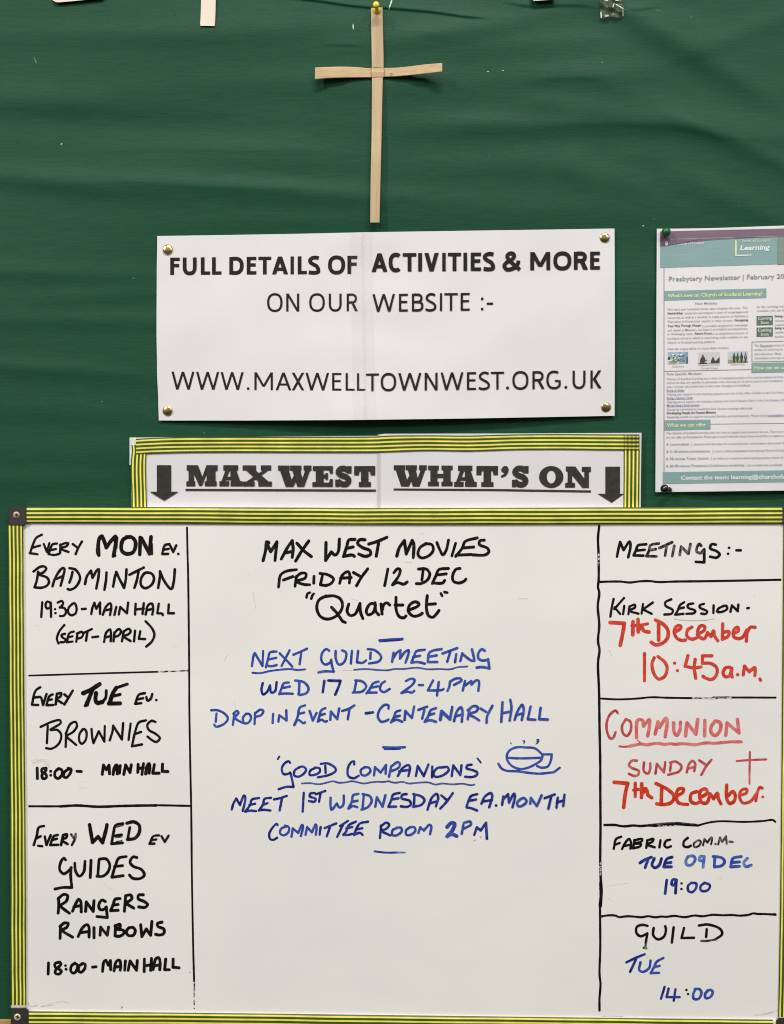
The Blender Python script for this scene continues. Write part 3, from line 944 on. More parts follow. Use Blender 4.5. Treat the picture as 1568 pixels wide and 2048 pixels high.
def slab_line(parent, K, k, chars, label):
    mb = MB()
    h = 0.0008
    for ch, x0, x1, y0, y1 in chars:
        (a, b, c, d_), prims = SLAB[ch]
        def to(x, y): return K(x0 + (x - a) / (b - a) * (x1 - x0), y0 + (y - c) / (d_ - c) * (y1 - y0))
        for p in prims:
            h += 0.00001
            if p[0] == 'p':
                mb.poly([P(x, y, header_d(x, y) + h) for x, y in (to(*q) for q in p[1])])
            elif p[0] == 'R':
                ribbon(mb, [to(*q) for q in p[1]], p[2] / k, header_d, h, caps=False)
            else:
                rows = []
                for (cx, cy, rx, ry) in p[1:]:
                    rows.append([P(*q, header_d(*q) + h) for q in (to(cx + rx * math.cos(t * math.pi / 18), cy + ry * math.sin(t * math.pi / 18)) for t in range(36))])
                mb.grid(rows, close=True)
    o_ = mb.build("lettering", M['toner2'], parent)
    o_['label'] = label


slab_line(hp1, K3, 2.9037, [('M', 385, 567, 233, 355), ('A', 577, 712, 233, 355), ('X', 712, 882, 234, 356), ('W', 918, 1112, 235, 358), ('E', 1117, 1236, 238, 358), ('S', 1250, 1345, 236, 360), ('T', 1360, 1482, 238, 358)], "heavy slab capitals MAX WEST")
slab_line(hp2, K4, 2.8, [('W', 133, 318, 225, 345), ('H', 325, 463, 227, 343), ('A', 471, 598, 227, 346), ('T', 596, 717, 229, 346), ("'", 733, 777, 229, 296), ('S', 795, 888, 227, 350), ('O', 948, 1083, 229, 352), ('N', 1093, 1237, 232, 352)], "heavy slab capitals WHAT'S ON")
for par, K, q, nm in ((hp1, K3, [(380, 370), (1486, 374), (1486, 386), (380, 381)], "underline"), (hp2, K4, [(132, 355), (700, 358), (1237, 366), (1237, 378), (700, 370), (132, 366)], "underline"),
                      (hp1, K3, [(214, 233), (297, 233), (297, 387), (340, 387), (256, 440), (172, 387), (214, 387)], "arrow"), (hp2, K4, [(1318, 233), (1400, 233), (1400, 385), (1422, 385), (1354, 436), (1274, 385), (1318, 385)], "arrow")):
    mb = MB()
    if nm == "underline":
        h2 = len(q) // 2
        a, b = [K(*p) for p in q[:h2]], [K(*p) for p in q[h2:]][::-1]
        rows = []
        for e in (a, b):
            r = []
            for i in range(25):
                x = e[0][0] + (e[-1][0] - e[0][0]) * i / 24
                y = lerp_poly(e, x)
                r.append(P(x, y, header_d(x, y) + 0.0009))
            rows.append(r)
        mb.grid(rows)
    else:
        mb.poly([P(x, y, header_d(x, y) + 0.0010) for x, y in (K(*p) for p in q)])
    mb.build(nm, M['toner2'], par)


# ---------------------------------------------------------------- newsletter
NK = 5.851


def news_d(x, y):
    u, v = (x - 1312) / 350.0, (y - 457) / 527.0
    return 0.003 + 0.006 * math.sin(math.pi * min(max(u, 0), 1)) * (0.25 + 0.75 * max(v, 0.0) ** 1.5) + 0.0025 * math.sin(math.pi * min(max(v, 0), 1)) + 0.0004 * math.sin(x * 0.05 + y * 0.012)


def nslope(y): return -0.026 + 0.0135 * (y - 550) / 2400.0
def NZ(x, y): return (1300 + x / NK, 440 + (y + nslope(y) * (x - 165)) / NK)


o = P(1480, 720, 0.004)
news = thing("newsletter", o, "printed newsletter sheet with purple and teal banner pinned at the right edge", "newsletter")
mb = MB()
rows = []
for j in range(41):
    v = j / 40
    r = []
    for i in range(31):
        u = i / 30
        x = 1313.7 - 2.9 * v + 350 * u
        y = (457.4 - 5.2 * min(u / 0.725, 1.4) + 1.0 * math.sin(u * 6)) * (1 - v) + (984.2 - 3.0 * u / 0.725) * v
        r.append(P(x, y, news_d(x, y)))
    rows.append(r)
mb.grid(rows)
sheet_o = mb.build("page", M['paper'], news, smooth=True)


def npoly(name, pts, m, h=0.0003, sub=16):
    """printed band: pts = (xl, y_top_left, xr, y_top_right, y_bot_right, y_bot_left) in zoom px, absolute"""
    xl, ytl, xr, ytr, ybr, ybl = pts
    mb = MB()
    rows = []
    for j in range(5):
        r = []
        for i in range(sub + 1):
            u = i / sub
            x = xl + (xr - xl) * u
            y = (ytl + (ytr - ytl) * u) * (1 - j / 4) + (ybl + (ybr - ybl) * u) * j / 4
            px, py = 1300 + x / NK, 440 + y / NK
            r.append(P(px, py, news_d(px, py) + h))
        rows.append(r)
    mb.grid(rows)
    return mb.build(name, m, news)


XE = 2010
Bn = npoly("banner", (118, 240, XE, 180, 500, 560), M['teal'])
npoly("banner_stripe", (118, 133, XE, 88, 185, 238), M['purple'], 0.0005)
mb = MB()
for q in ([(118, 240), (118, 308), (420, 268), (760, 232), (1100, 212), (1568, 190), (1568, 186), (640, 214)],):
    mb.poly([P(1300 + x / NK, 440 + y / NK, news_d(1300 + x / NK, 440 + y / NK) + 0.0006) for x, y in q])
mb.build("banner_stripe", M['purple'], news)
npoly("banner_panel", (1490, 205, XE, 190, 500, 521), M['teal_dk'], 0.0005)
npoly("banner_line", (225, 222, XE, 172, 178, 230), M['print_grey'], 0.0007)
npoly("border_line", (160, 560, 168, 560, 2948, 2958), M['print_grey'], 0.0005, sub=1)
npoly("heading_band", (168, 830, 1362, 800, 912, 942), M['teal'])
npoly("heading_band", (1187, 1675, XE, 1655, 1772, 1790), M['teal'])
npoly("heading_band", (163, 2343, 708, 2335, 2450, 2463), M['teal'])
npoly("footer_band", (150, 2950, XE, 2922, 3062, 3088), M['teal'])
npoly("rule", (168, 1766, 1187, 1744, 1750, 1772), M['print_grey'], 0.0005)
npoly("rule", (708, 2384, XE, 2370, 2376, 2389), M['print_grey'], 0.0005)
npoly("coming_soon_box", (1247, 1123, 1438, 1119, 1229, 1233), M['print_box'])
npoly("coming_soon_box", (1247, 1259, 1438, 1255, 1362, 1366), M['print_box'])
npoly("text_box_line", (1190, 1422, XE, 1404, 1409, 1428), M['print_grey'], 0.0005)
npoly("text_box_line", (1190, 1422, 1197, 1422, 1660, 1660), M['print_grey'], 0.0006, sub=1)
npoly("text_box_line", (1190, 1655, XE, 1637, 1642, 1661), M['print_grey'], 0.0005)
npoly("logo_bracket", (997, 240, 1014, 240, 419, 420), M['print_lemon'], 0.0008, sub=1)
npoly("logo_bracket", (1014, 409, 1187, 404, 415, 421), M['print_white'], 0.0008, sub=2)

FONT = None
_tc = {}


def text_mesh(s, bold=False, shear=0.0):
    key = (s, bold, shear)
    cu = bpy.data.curves.new("t", 'FONT')
    cu.body = s
    cu.resolution_u = 2
    cu.offset = 0.008 if bold == 'm' else (0.022 if bold else 0.004)
    cu.shear = shear
    ob = bpy.data.objects.new("t", cu)
    COL.objects.link(ob)
    me = bpy.data.meshes.new_from_object(ob)
    vs = [tuple(v.co) for v in me.vertices]
    fs = [list(p.vertices) for p in me.polygons]
    bpy.data.objects.remove(ob)
    bpy.data.curves.remove(cu)
    bpy.data.meshes.remove(me)
    return vs, fs


def ntext(mb, s, x0, x1, base, cap, bold=False, shear=0.0, h=0.0007):
    vs, fs = text_mesh(s, bold, shear)
    if not vs: return
    a, b = min(v[0] for v in vs), max(v[0] for v in vs)
    ky = cap / 0.72
    n = len(mb.v)
    for v in vs:
        x = x0 + (v[0] - a) / (b - a) * (x1 - x0)
        y = base + nslope(base) * (x - 165)
        y -= v[1] * ky
        px, py = 1300 + x / NK, 440 + y / NK
        mb.v.append(P(px, py, news_d(px, py) + h))
    for f_ in fs:
        mb.f.append([n + i for i in f_])
        mb.mi.append(0)


def nblock(name, m, lines, label=None):
    mb = MB()
    for L in lines: ntext(mb, *L)
    o_ = mb.build(name, m, news)
    if label: o_['label'] = label
    return o_


nblock("banner_text", M['print_white'], [("The Church of Scotland", 232, 625, 294, 30)])
nblock("logo_text", M['print_pale'], [("Church of Scotland", 1048, 1405, 285, 32)])
nblock("logo_text", M['print_white'], [("Learning", 1052, 1405, 378, 58, True, 0.2)])
nblock("title", M['print_slate'], [("Presbytery Newsletter | February 20", 222, 1570, 716, 56, "m")])
for L_ in (("What's new on Church of Scotland Learning?", 205, 1315, 908, 42, True), ("How can we su", 1222, 1580, 1772, 42, True), ("What we can offer", 195, 655, 2422, 42, True)):
    nblock("heading_text", M['print_lemon'], [L_])
nblock("footer_text", M['print_white'], [("Contact the team: learning@churchofs", 360, 1572, 3042, 50, True)])
for L_ in (("New Modules", 530, 785, 996, 27), ("Role Specific Modules", 198, 605, 1814, 28)):
    nblock("subheading", M['print_slate'], [L_])
body = [("We have just launched three new modules this year. The", 205, 1145, 1057, 24), ("materials encompass a suite of congregational", 405, 1145, 1104, 24),
        ("resources as well as a module to equip anyone to facilitate a", 205, 1145, 1152, 24), ("'Narrative of Generosity' session in their context.", 205, 972, 1200, 24),
        ("is a module designed for individuals", 608, 1145, 1258, 24), ("and aimed at Ministers, we hope it is a helpful accompaniment", 205, 1145, 1300, 24),
        ("in challenging times.", 205, 508, 1344, 24), ("is an established Church of", 735, 1145, 1350, 24), ("Scotland resource which is now being made available on the", 205, 1145, 1396, 24),
        ("Church of Scotland Learning platform.", 205, 765, 1444, 24), ("Click the images below to access these modules:", 205, 925, 1518, 24),
        ("In the coming mon", 1255, 1590, 1050, 24), ("modules, you can fin", 1255, 1580, 1095, 24), ("introduc", 1462, 1580, 1214, 22), ("together", 1462, 1580, 1262, 22), ("confiden", 1462, 1580, 1350, 22), ("facilitat", 1462, 1580, 1400, 22),
        ("The", 1220, 1275, 1500, 24), ("area on", 1452, 1580, 1500, 24), ("variety of resources to", 1220, 1555, 1548, 24), ("introductory  films,  a", 1220, 1585, 1598, 24), ("information and tips an", 1220, 1580, 1646, 24),
        ("Stewardship", 258, 400, 1722, 20), ("Navigating Your Way", 568, 815, 1712, 20), ("Through Change", 598, 790, 1750, 20), ("Future Focus", 950, 1110, 1712, 20),
        ("Church of Scotland Learning has a vision of equipping people to live out the mission of God,", 198, 1562, 1870, 25), ("resources that are specific to particular roles and may be of use to you in your Presbytery", 198, 1562, 1914, 25),
        ("your context, we would love to hear your thoughts and feedback.", 198, 1180, 1960, 25),
        ("Helping you explore in the meaning, purpose and role of the office of Elder in the 21st Centu", 198, 1572, 2050, 24, False, 0.2), ("Helping you to explore the meaning, purpose and role of Session Clerk in the 21st Century Ch", 198, 1572, 2138, 24, False, 0.2),
        ("Equipping individuals to moderate Kirk Session meetings effectively.", 198, 1205, 2226, 24, False, 0.2), ("Equipping people to support bereaved families and lead funerals. Please email", 195, 1365, 2314, 24, False, 0.2),
        ("The Church of Scotland Learning team are here to support you however we can. There are s", 192, 1572, 2504, 25), ("we can offer to Presbyteries. Please get in touch with the team if you would like to explore a", 190, 1572, 2552, 25),
        ("connect with the team for an introductory conversation about your le", 512, 1572, 2637, 25), ("a short online presentation introducing Church of Scot", 752, 1572, 2722, 25),
        ("an online or in-person session giving people a 'taste' of", 740, 1560, 2806, 25), ("an in-depth and specifically", 1155, 1552, 2891, 25)]
for L_ in body: nblock("text_line", M['print_grey'], [L_])
for L_ in (("A conversation  |", 190, 492, 2637, 30), ("A 5-10-minute presentation  |", 190, 735, 2722, 30), ("A 30-minute Taster Session  |", 188, 722, 2806, 30), ("A 30-90-minute Presbytery Conference workshop  |", 185, 1140, 2891, 30)):
    nblock("text_line", M['print_slate'], [L_])
for L_ in (("Stewardship", 205, 385, 1102, 24, True), ("Navigating", 992, 1150, 1200, 24, True), ("Your Way Through Change", 205, 595, 1250, 24, True), ("Future Focus", 525, 722, 1346, 24, True), ("Being a", 1462, 1580, 1164, 24, True), ("Being w", 1462, 1580, 1302, 24, True),
                                      ("Developing People for Funeral Ministry", 198, 775, 2270, 26, True)):
    nblock("bold_text", M['print_dark'], [L_])
for L_ in (("Resources", 1290, 1437, 1500, 24), ("Being an Elder", 198, 405, 2005, 25), ("Being a Session Clerk", 198, 503, 2094, 25), ("Moderating a Kirk Session", 198, 580, 2180, 25), ("learning@chu", 1378, 1570, 2314, 24)):
    nblock("link_text", M['print_link'], [L_])
for x0, x1, y in ((198, 405, 2012), (198, 503, 2101), (198, 580, 2187), (1378, 1570, 2320), (1290, 1437, 1506)):
    mb = MB()
    ribbon(mb, [NZ(x0, y), NZ(x1, y)], 0.55, news_d, 0.0007, caps=False)
    mb.build("link_underline", M['print_link'], news)
for L_ in (("Coming", 1262, 1424, 1192, 36, True), ("Soon", 1295, 1388, 1242, 36, True), ("Coming", 1262, 1420, 1330, 36, True), ("Soon", 1295, 1388, 1378, 36, True)):
    nblock("box_text", M['print_pale'], [L_])
# white church emblem beside the small print of the banner
mb = MB()
for q in ([(176, 272), (180, 256), (192, 248), (204, 256), (208, 272), (202, 274), (198, 262), (192, 257), (186, 262), (182, 274)], [(174, 278), (184, 270), (200, 270), (210, 278), (208, 294), (196, 299), (180, 296)]):
    mb.poly([P(*p, news_d(*p) + 0.0009) for p in ((1300 + x / NK, 440 + y / NK) for x, y in q)])
mb.build("emblem", M['print_white'], news)


def pic(q, m, shapes):
    base = npoly("picture", q, m, 0.0004, sub=2)
    mb = MB()
    mats = []
    h = 0.0006
    for mm, pts in shapes:
        if mm not in mats: mats.append(mm)
        h += 0.00002
        mb.poly([P(*p, news_d(*p) + h) for p in ((1300 + x / NK, 440 + y / NK) for x, y in pts)], mats.index(mm))
    d_ = mb.build("picture_detail", [M[k] for k in mats], news)
    d_.parent = base


def ell(cx, cy, rx, ry, n=12): return [(cx + rx * math.cos(2 * math.pi * k / n), cy + ry * math.sin(2 * math.pi * k / n)) for k in range(n)]
def person_sil(x, y, s): return [(x - 9 * s, y), (x - 13 * s, y - 30 * s), (x - 20 * s, y - 62 * s), (x - 12 * s, y - 92 * s), (x - 5 * s, y - 98 * s), (x - 9 * s, y - 112 * s), (x, y - 124 * s), (x + 9 * s, y - 112 * s), (x + 5 * s, y - 98 * s), (x + 12 * s, y - 92 * s),
                                 (x + 20 * s, y - 62 * s), (x + 13 * s, y - 30 * s), (x + 9 * s, y)]


pic((208, 1546, 443, 1540, 1676, 1684), M['pic_blue'], [('print_white', [(210, 1640), (300, 1625), (345, 1660), (330, 1682), (210, 1683)]), ('pic_olive', [(215, 1650), (290, 1640), (330, 1665), (300, 1680), (215, 1680)]), ('pic_black', [(210, 1606), (232, 1600), (236, 1632), (212, 1640)]), ('pic_black', [(428, 1608), (442, 1598), (443, 1676), (424, 1677)]),
    ('print_white', ell(290, 1590, 34, 18)), ('pic_blue', ell(290, 1590, 24, 10)), ('print_white', ell(345, 1620, 40, 16)), ('teal', ell(345, 1620, 26, 8)), ('print_white', ell(370, 1580, 24, 14)), ('teal', ell(330, 1650, 40, 9)), ('print_slate', ell(300, 1625, 18, 9))] + [(random.choice(('pic_blue', 'print_white', 'teal', 'print_slate', 'pic_black')), ell(255 + 150 * random.random(), 1572 + 80 * random.random(), 5 + 9 * random.random(), 3 + 4 * random.random(), 8)) for _ in range(46)])
pic((567, 1550, 815, 1542, 1674, 1682), M['pic_grey'], [('pic_black', [(585, 1676), (585, 1640), (600, 1605), (612, 1600), (608, 1585), (616, 1574), (626, 1578), (628, 1596), (640, 1608), (650, 1640), (668, 1630), (668, 1640), (640, 1658), (638, 1668), (668, 1668), (668, 1678), (567, 1682), (567, 1674)]),
    ('pic_black', [(708, 1674), (716, 1640), (728, 1622), (730, 1606), (742, 1604), (748, 1620), (760, 1640), (768, 1652), (815, 1600), (815, 1672)])])
pic((912, 1540, 1143, 1532, 1666, 1674), M['pic_sky'], [('pic_sand', [(913, 1596), (1143, 1606), (1143, 1666), (913, 1673)]), ('pic_olive', [(913, 1640), (1010, 1632), (1143, 1650), (1143, 1666), (913, 1673)]), ('pic_black', person_sil(985, 1668, 0.95)), ('pic_olive', person_sil(1030, 1668, 1.0)), ('pic_black', person_sil(1024, 1664, 0.85)), ('pic_black', person_sil(1072, 1666, 0.98)), ('pic_black', person_sil(1118, 1662, 0.92)), ('print_link', ell(1120, 1590, 12, 26))])

# its pins
mb = MB()
b = Vector(P(1329, 468, news_d(1329, 468)))
prf = [(0.0, 0.0), (0.002, 0.0), (0.002, 0.0022)] + [(0.0055 * math.sin(a), 0.0070 - 0.0055 * math.cos(a)) for a in [math.pi * k / 14 for k in range(2, 15)]]
mb.grid(lathe(prf, b, (0.0, -1, 0.05), 28), close=True)
tag(mb.build("map_pin", M['green_pl'], origin=tuple(b), smooth=True), "round green ball headed pin at the top corner of the newsletter", "map pin")
PIN2 = [(0, 0), (0.0036, 0.0), (0.0038, 0.08), (0.0032, 0.14), (0.0020, 0.22), (0.0017, 0.45), (0.0022, 0.56), (0.0040, 0.66), (0.0050, 0.78), (0.0050, 0.88), (0.0042, 0.98), (0.0022, 1.04), (0, 1.06)]
pushpin("push_pin", (1338.5, 980.5, news_d(1338, 980) + 0.001), (1327, 976.5, 0.0165), PIN2, M['black_pl'], "black push pin tilted at the bottom corner of the newsletter", "push pin")

# ---------------------------------------------------------------- whiteboard
WB = 0.0125
wb_o = P(790, 1530, 0.008)
wb = thing("whiteboard", wb_o, "large whiteboard of handwritten club times framed in yellow and green striped tape", "whiteboard")
mb = MB()
rows = [[P(35, 1030, WB), P(1585, 1030, WB)], [P(42, 2050, WB), P(1575, 2060, WB)]]
nn_ = 24
rows = []
for j in range(nn_ + 1):
    v = j / nn_
    rows.append([P((35 + 7 * v) + ((1585 - 10 * v) - (35 + 7 * v)) * i / nn_, 1030 + (1020 + 10 * i / nn_) * v, WB) for i in range(nn_ + 1)])
mb.grid(rows)
edge = [P(35, 1030, WB), P(1585, 1030, WB), P(1575, 2060, WB), P(42, 2050, WB)]
back = [P(35, 1030, 0.006), P(1585, 1030, 0.006), P(1575, 2060, 0.006), P(42, 2050, 0.006)]
mb.grid([back, edge], close=True)
mb.poly(back)
surface = mb.build("writing_surface", M['board'], wb)
bd = lambda x, y: WB

# frame rails: outer edge, inner edge
RAILS = [  # name pts outer, inner, tape range along (s0, s1)
    ([(53, 1013.4), (300, 1014.2), (600, 1015.2), (785, 1016.0), (1000, 1015.6), (1300, 1014.4), (1564.5, 1013.2)], [(53, 1047.2), (300, 1048), (600, 1049.4), (785, 1050.2), (1000, 1050), (1300, 1049.2), (1566, 1048.6)], 0.0, 1.0),
    ([(15, 1050.5), (16.5, 1180), (18.3, 1400), (20, 1600), (20.8, 1800), (21.3, 1920), (21.6, 2015.2)], [(47.4, 1050.5), (47.8, 1180), (49.5, 1400), (51.2, 1600), (52.6, 1800), (53, 1920), (53.3, 2015.2)], 0.0, 0.9915),
    ([(57.5, 2056.5), (400, 2059.5), (800, 2064), (1200, 2068.6), (1552, 2072)], [(57.5, 2021.6), (400, 2024.8), (800, 2029.6), (1200, 2034.6), (1552, 2038.4)], 0.0, 0.9955),
    ([(1598, 1049), (1597, 1200), (1595, 1500), (1592, 1800), (1588, 2035.5)], [(1565.8, 1049), (1564.6, 1200), (1562.3, 1500), (1559.4, 1780), (1555.2, 2035.5)], 0.0, 0.9985)]
RP = [(0.0, -0.009), (0.0, 0.0020), (0.03, 0.0029), (0.10, 0.0034), (0.25, 0.0036), (0.5, 0.0037), (0.75, 0.0035), (0.88, 0.0031), (0.94, 0.0024), (0.98, 0.0014), (1.0, 0.0001)]
TP = [(-0.004, 0.0012), (0.0, 0.0022), (0.03, 0.0031), (0.10, 0.0036), (0.25, 0.0038), (0.5, 0.0039), (0.75, 0.0037), (0.88, 0.0033), (0.94, 0.0026), (0.975, 0.0018)]
for out_, inn, s0, s1 in RAILS:
    rail = tape_mesh(out_, inn, bd, RP, 60, "frame_rail", M['alu'], wb)
    oc, ic = catmull(out_, 10), catmull(inn, 10)

    def cut(c):
        res = []
        for i in range(41):
            t = (s0 + (s1 - s0) * i / 40) * (len(c) - 1)
            k = min(int(t), len(c) - 2)
            res.append((c[k][0] + (c[k + 1][0] - c[k][0]) * (t - k), c[k][1] + (c[k + 1][1] - c[k][1]) * (t - k)))
        return res
    co, ci = cut(oc), cut(ic)
    # the tape was laid by hand: it wanders a little across the rail
    ph = random.random() * 6
    mb = MB()
    rows, uvs = [], []
    for i in range(41):
        wv = 0.010 * math.sin(i * 0.35 + ph) + 0.006 * math.sin(i * 1.1 + ph * 2)
        r = []
        for t, e in TP:
            x, y = co[i][0] + (ci[i][0] - co[i][0]) * t, co[i][1] + (ci[i][1] - co[i][1]) * t
            r.append(P(x, y, WB + e))
            uvs.append((min(max(t / 0.955 + wv, 0), 1), i / 40))
        rows.append(r)
    mb.grid(rows)
    mb.build("border_tape", M['tape'], rail, smooth=True, uvs=uvs)

# corner caps with screws
def corner(pts, screw, dull):
    mb = MB()
    dep = 0.0048
    cx, cy = sum(p[0] for p in pts) / len(pts), sum(p[1] for p in pts) / len(pts)
    def ring(k, d_): return [P(cx + (x - cx) * k, cy + (y - cy) * k, d_) for x, y in pts]
    mb.grid([ring(1, 0.006), ring(1, WB + dep - 0.0016), ring(0.985, WB + dep - 0.0006), ring(0.94, WB + dep)], close=True)
    mb.poly(ring(0.94, WB + dep))
    c = mb.build("corner_cap", M['cap'], wb)
    mb = MB()
    b = P(screw[0], screw[1], WB + dep - 0.0003)
    mb.grid(lathe([(0.0, 0.0), (0.0041, 0.0), (0.0041, 0.0006), (0.0036, 0.0012), (0.002, 0.0015), (0.0, 0.0016)], b, (0, -1, 0), 24), close=True)
    s_ = mb.build("screw", M['screw_dull'] if dull else M['screw'], c, smooth=True)
    mb = MB()
    for a in (0.3, 0.3 + math.pi / 2):
        ca, sa = math.cos(a), math.sin(a)
        q = [(4.0 * ca - 1.0 * sa, 4.0 * sa + 1.0 * ca), (4.0 * ca + 1.0 * sa, 4.0 * sa - 1.0 * ca), (-4.0 * ca + 1.0 * sa, -4.0 * sa - 1.0 * ca), (-4.0 * ca - 1.0 * sa, -4.0 * sa + 1.0 * ca)]
        mb.poly([P(screw[0] + x, screw[1] + y, WB + dep + 0.00165 + a * 1e-5) for x, y in q])
    cr_ = mb.build("screw_slot", M['dark'], c)
    return c


def rounded(x0, y0, x1, y1, which, r=9, ch=5):
    """cap outline, rounded at the outer corner `which`, chamfered at the opposite inner corner"""
    C = {'tl': (x0, y0), 'tr': (x1, y0), 'br': (x1, y1), 'bl': (x0, y1)}
    opp = {'tl': 'br', 'tr': 'bl', 'br': 'tl', 'bl': 'tr'}[which]
    a0 = {'tl': 180, 'tr': 270, 'br': 0, 'bl': 90}
    out = []
    for k in ('tl', 'tr', 'br', 'bl'):
        rr = r if k == which else (ch if k == opp else 1.0)
        n = 7 if k == which else 2
        cx = C[k][0] + (rr if 'l' in k else -rr)
        cy = C[k][1] + (rr if 't' in k else -rr)
        for i in range(n):
            a = math.radians(a0[k] + 90 * i / (n - 1))
            out.append((cx + rr * math.cos(a), cy + rr * math.sin(a)))
    return out


corner(rounded(17.5, 1013, 53, 1051, 'tl'), (33, 1030), True)
corner(rounded(21.8, 2015.2, 57.2, 2059, 'bl'), (35, 2034), False)
corner(rounded(1564.8, 1012.6, 1601, 1049.5, 'tr'), (1582, 1030), True)
corner(rounded(1552, 2035.2, 1591, 2076, 'br'), (1573, 2058), False)

# ---------------------------------------------------------------- handwriting (digitised pen strokes)
ORI = {'L1': (0, 1000), 'L2': (0, 1300), 'L3': (0, 1580), 'L4': (0, 1748), 'R1': (1176, 1000), 'R2': (1176, 1280), 'R3': (1176, 1480), 'R4': (1176, 1748),
       'C1': (490, 1050), 'C2': (700, 1050), 'C3': (410, 1260), 'C4': (730, 1260), 'C5': (440, 1470), 'C6': (770, 1470)}


def strokes(txt, o_):
    res = []
    for s in txt.split(';'):
        segs, cur = [], []
        for tok in s.split():
            corner_ = tok.endswith('/')
            x, y = tok.rstrip('/').split(',')
            p = (o_[0] + float(x) / 4, o_[1] + float(y) / 4)
            cur.append(p)
            if corner_:
                segs.append(cur); cur = [p]
        if len(cur) > 1 or (cur and not segs): segs.append(cur)
        res += segs
    return res


def hand(name, label, chunks):
    """chunks: (origin, width in quarter-pixels, ink, strokes)"""
    mb = MB()
    mats = []
    h = 0.00006
    for og, w, ink, txt in chunks:
        if ink not in mats: mats.append(ink)
        for st in strokes(txt, ORI[og]):
            h += 0.000014
            ribbon(mb, st, w / 4.0, bd, h, mats.index(ink), jit=0.085)
    o_ = mb.build(name, [M[k] for k in mats], surface)
    if label: o_['label'] = label
    return o_


HL = "handwritten_line"
#HANDBEGIN
hand(HL, "black handwritten line EVERY MON EV.", [
 ('L1', 20, 'k', "334,278 290,302 268,345 240,425; 322,364 262,380; 238,425 300,434; 350,352 375,415/ 395,345; 455,348 420,355 400,400 388,432; 448,392 408,400; 390,432 430,440 468,432; 485,355 480,425; 480,362 520,345 545,345 530,370 482,385 505,400 548,415; 582,352 625,385; 655,332 625,385 605,432"),
 ('L1', 31, 'k', "790,440 785,360 798,300 815,290/ 830,320 850,380/ 885,330 922,292/ 925,340 910,440; 1020,296 985,316 970,360 974,405 1010,430 1060,420 1082,380 1082,330 1055,298 1012,296; 1122,300 1118,435; 1132,305 1165,370 1195,430/ 1208,295"),
 ('L1', 22, 'k', "780,430 776,395; 920,445 903,450; 935,300 928,380; 1215,430 1212,350"),
 ('L1', 20, 'k', "1355,352 1318,362 1298,430; 1350,390 1312,396; 1300,432 1345,430; 1362,365 1385,415/ 1410,362; 1426,430 1427,431")])
hand(HL, "black handwritten word BADMINTON", [('L1', 22, 'k', "268,572 320,535 355,532 370,550 345,580 310,595 375,620 392,655 375,685 330,702 275,698; 305,575 295,640 278,695; 420,690 435,640 470,575 500,545 515,550 505,610 485,685; 450,632 500,610; 580,575 570,620 555,660; 555,545 600,555 635,600 638,640 600,700 555,718 542,712; 680,672 695,610 728,565/ 740,622/ 775,562 790,552 788,610 770,708; 852,580 848,640 835,718; 905,692 918,620 930,575/ 955,630 992,702/ 1005,640 1012,555; 1035,598 1090,570 1150,540; 1108,570 1095,640 1075,702; 1150,590 1128,630 1128,680 1160,705 1210,680 1232,630 1215,590 1170,580 1150,590; 1265,702 1278,620 1280,570/ 1315,650 1370,712 1390,650 1398,555")])
hand(HL, "black handwritten line 19:30 - MAIN HALL", [('L1', 20, 'k', "338,818 330,935; 402,822 378,812 364,840 376,868 400,858 406,820; 407,830 408,935; 440,873 441,873; 443,905 444,905; 462,820 495,808 505,830 478,860/ 515,865 528,895 510,925 480,928; 580,830 550,860 545,900 570,922 605,905 612,860 595,825 575,832; 655,872 685,870; 730,912 740,860 755,822/ 770,870/ 800,820/ 800,910; 822,918 850,850 880,825 890,850 880,920; 835,885 885,872; 930,855 915,918; 950,915 962,855/ 1015,905/ 1025,820; 1085,830 1080,915; 1150,825 1140,910; 1085,875 1150,868; 1165,915 1185,840 1215,828 1225,870 1218,915; 1180,880 1222,870; 1270,830 1258,905/ 1300,910 1302,920; 1350,835 1345,905/ 1390,905")])
hand(HL, "black handwritten line (SEPT - APRIL)", [('L1', 20, 'k', "515,1000 475,1050 455,1110 468,1148; 520,1070 492,1080 500,1100 525,1115 515,1135 485,1138; 590,1052 555,1065 535,1135; 580,1090 548,1098; 535,1138 580,1132; 620,1065 610,1135; 615,1068 655,1055 665,1075 650,1100 615,1108; 665,1065 735,1032; 700,1050 688,1125; 738,1098 785,1092; 832,1135 850,1060 880,1035 888,1070 885,1130; 845,1100 888,1085; 915,1060 908,1130; 915,1062 950,1032 968,1050 950,1082 915,1095; 990,1050 975,1130; 990,1050 1030,1030 1045,1050 1025,1075 990,1090 1045,1128; 1080,1045 1072,1130; 1122,1050 1110,1110/ 1160,1112; 1165,970 1215,1025 1235,1075 1215,1130 1170,1172")])
DL = "divider_line"
hand(DL, "long black vertical line left of centre", [('L1', 17, 'k', "1496,220 1500,420 1505,600 1510,1000 1513,1300 1515,1700 1522,2100 1530,2500 1535,3000 1546,3600 1553,3850"), ('L4', 12, 'ks', "1555,870 1554,985; 1553,1010 1555,1050"), ('L4', 9, 'k', "1553,1073 1555,1076")])
hand(DL, "black line under the first left entry", [('L2', 15, 'k', "232,205 700,190 1270,174"), ('L2', 14, 'ks', "1270,174 1500,165")])
hand(DL, "black line under the second left entry", [('L3', 18, 'k', "235,130 480,130 620,122 780,132 1000,125 1250,122 1515,127"), ('L3', 22, 'k', "480,131 620,124 780,134 1000,127 1250,123")])
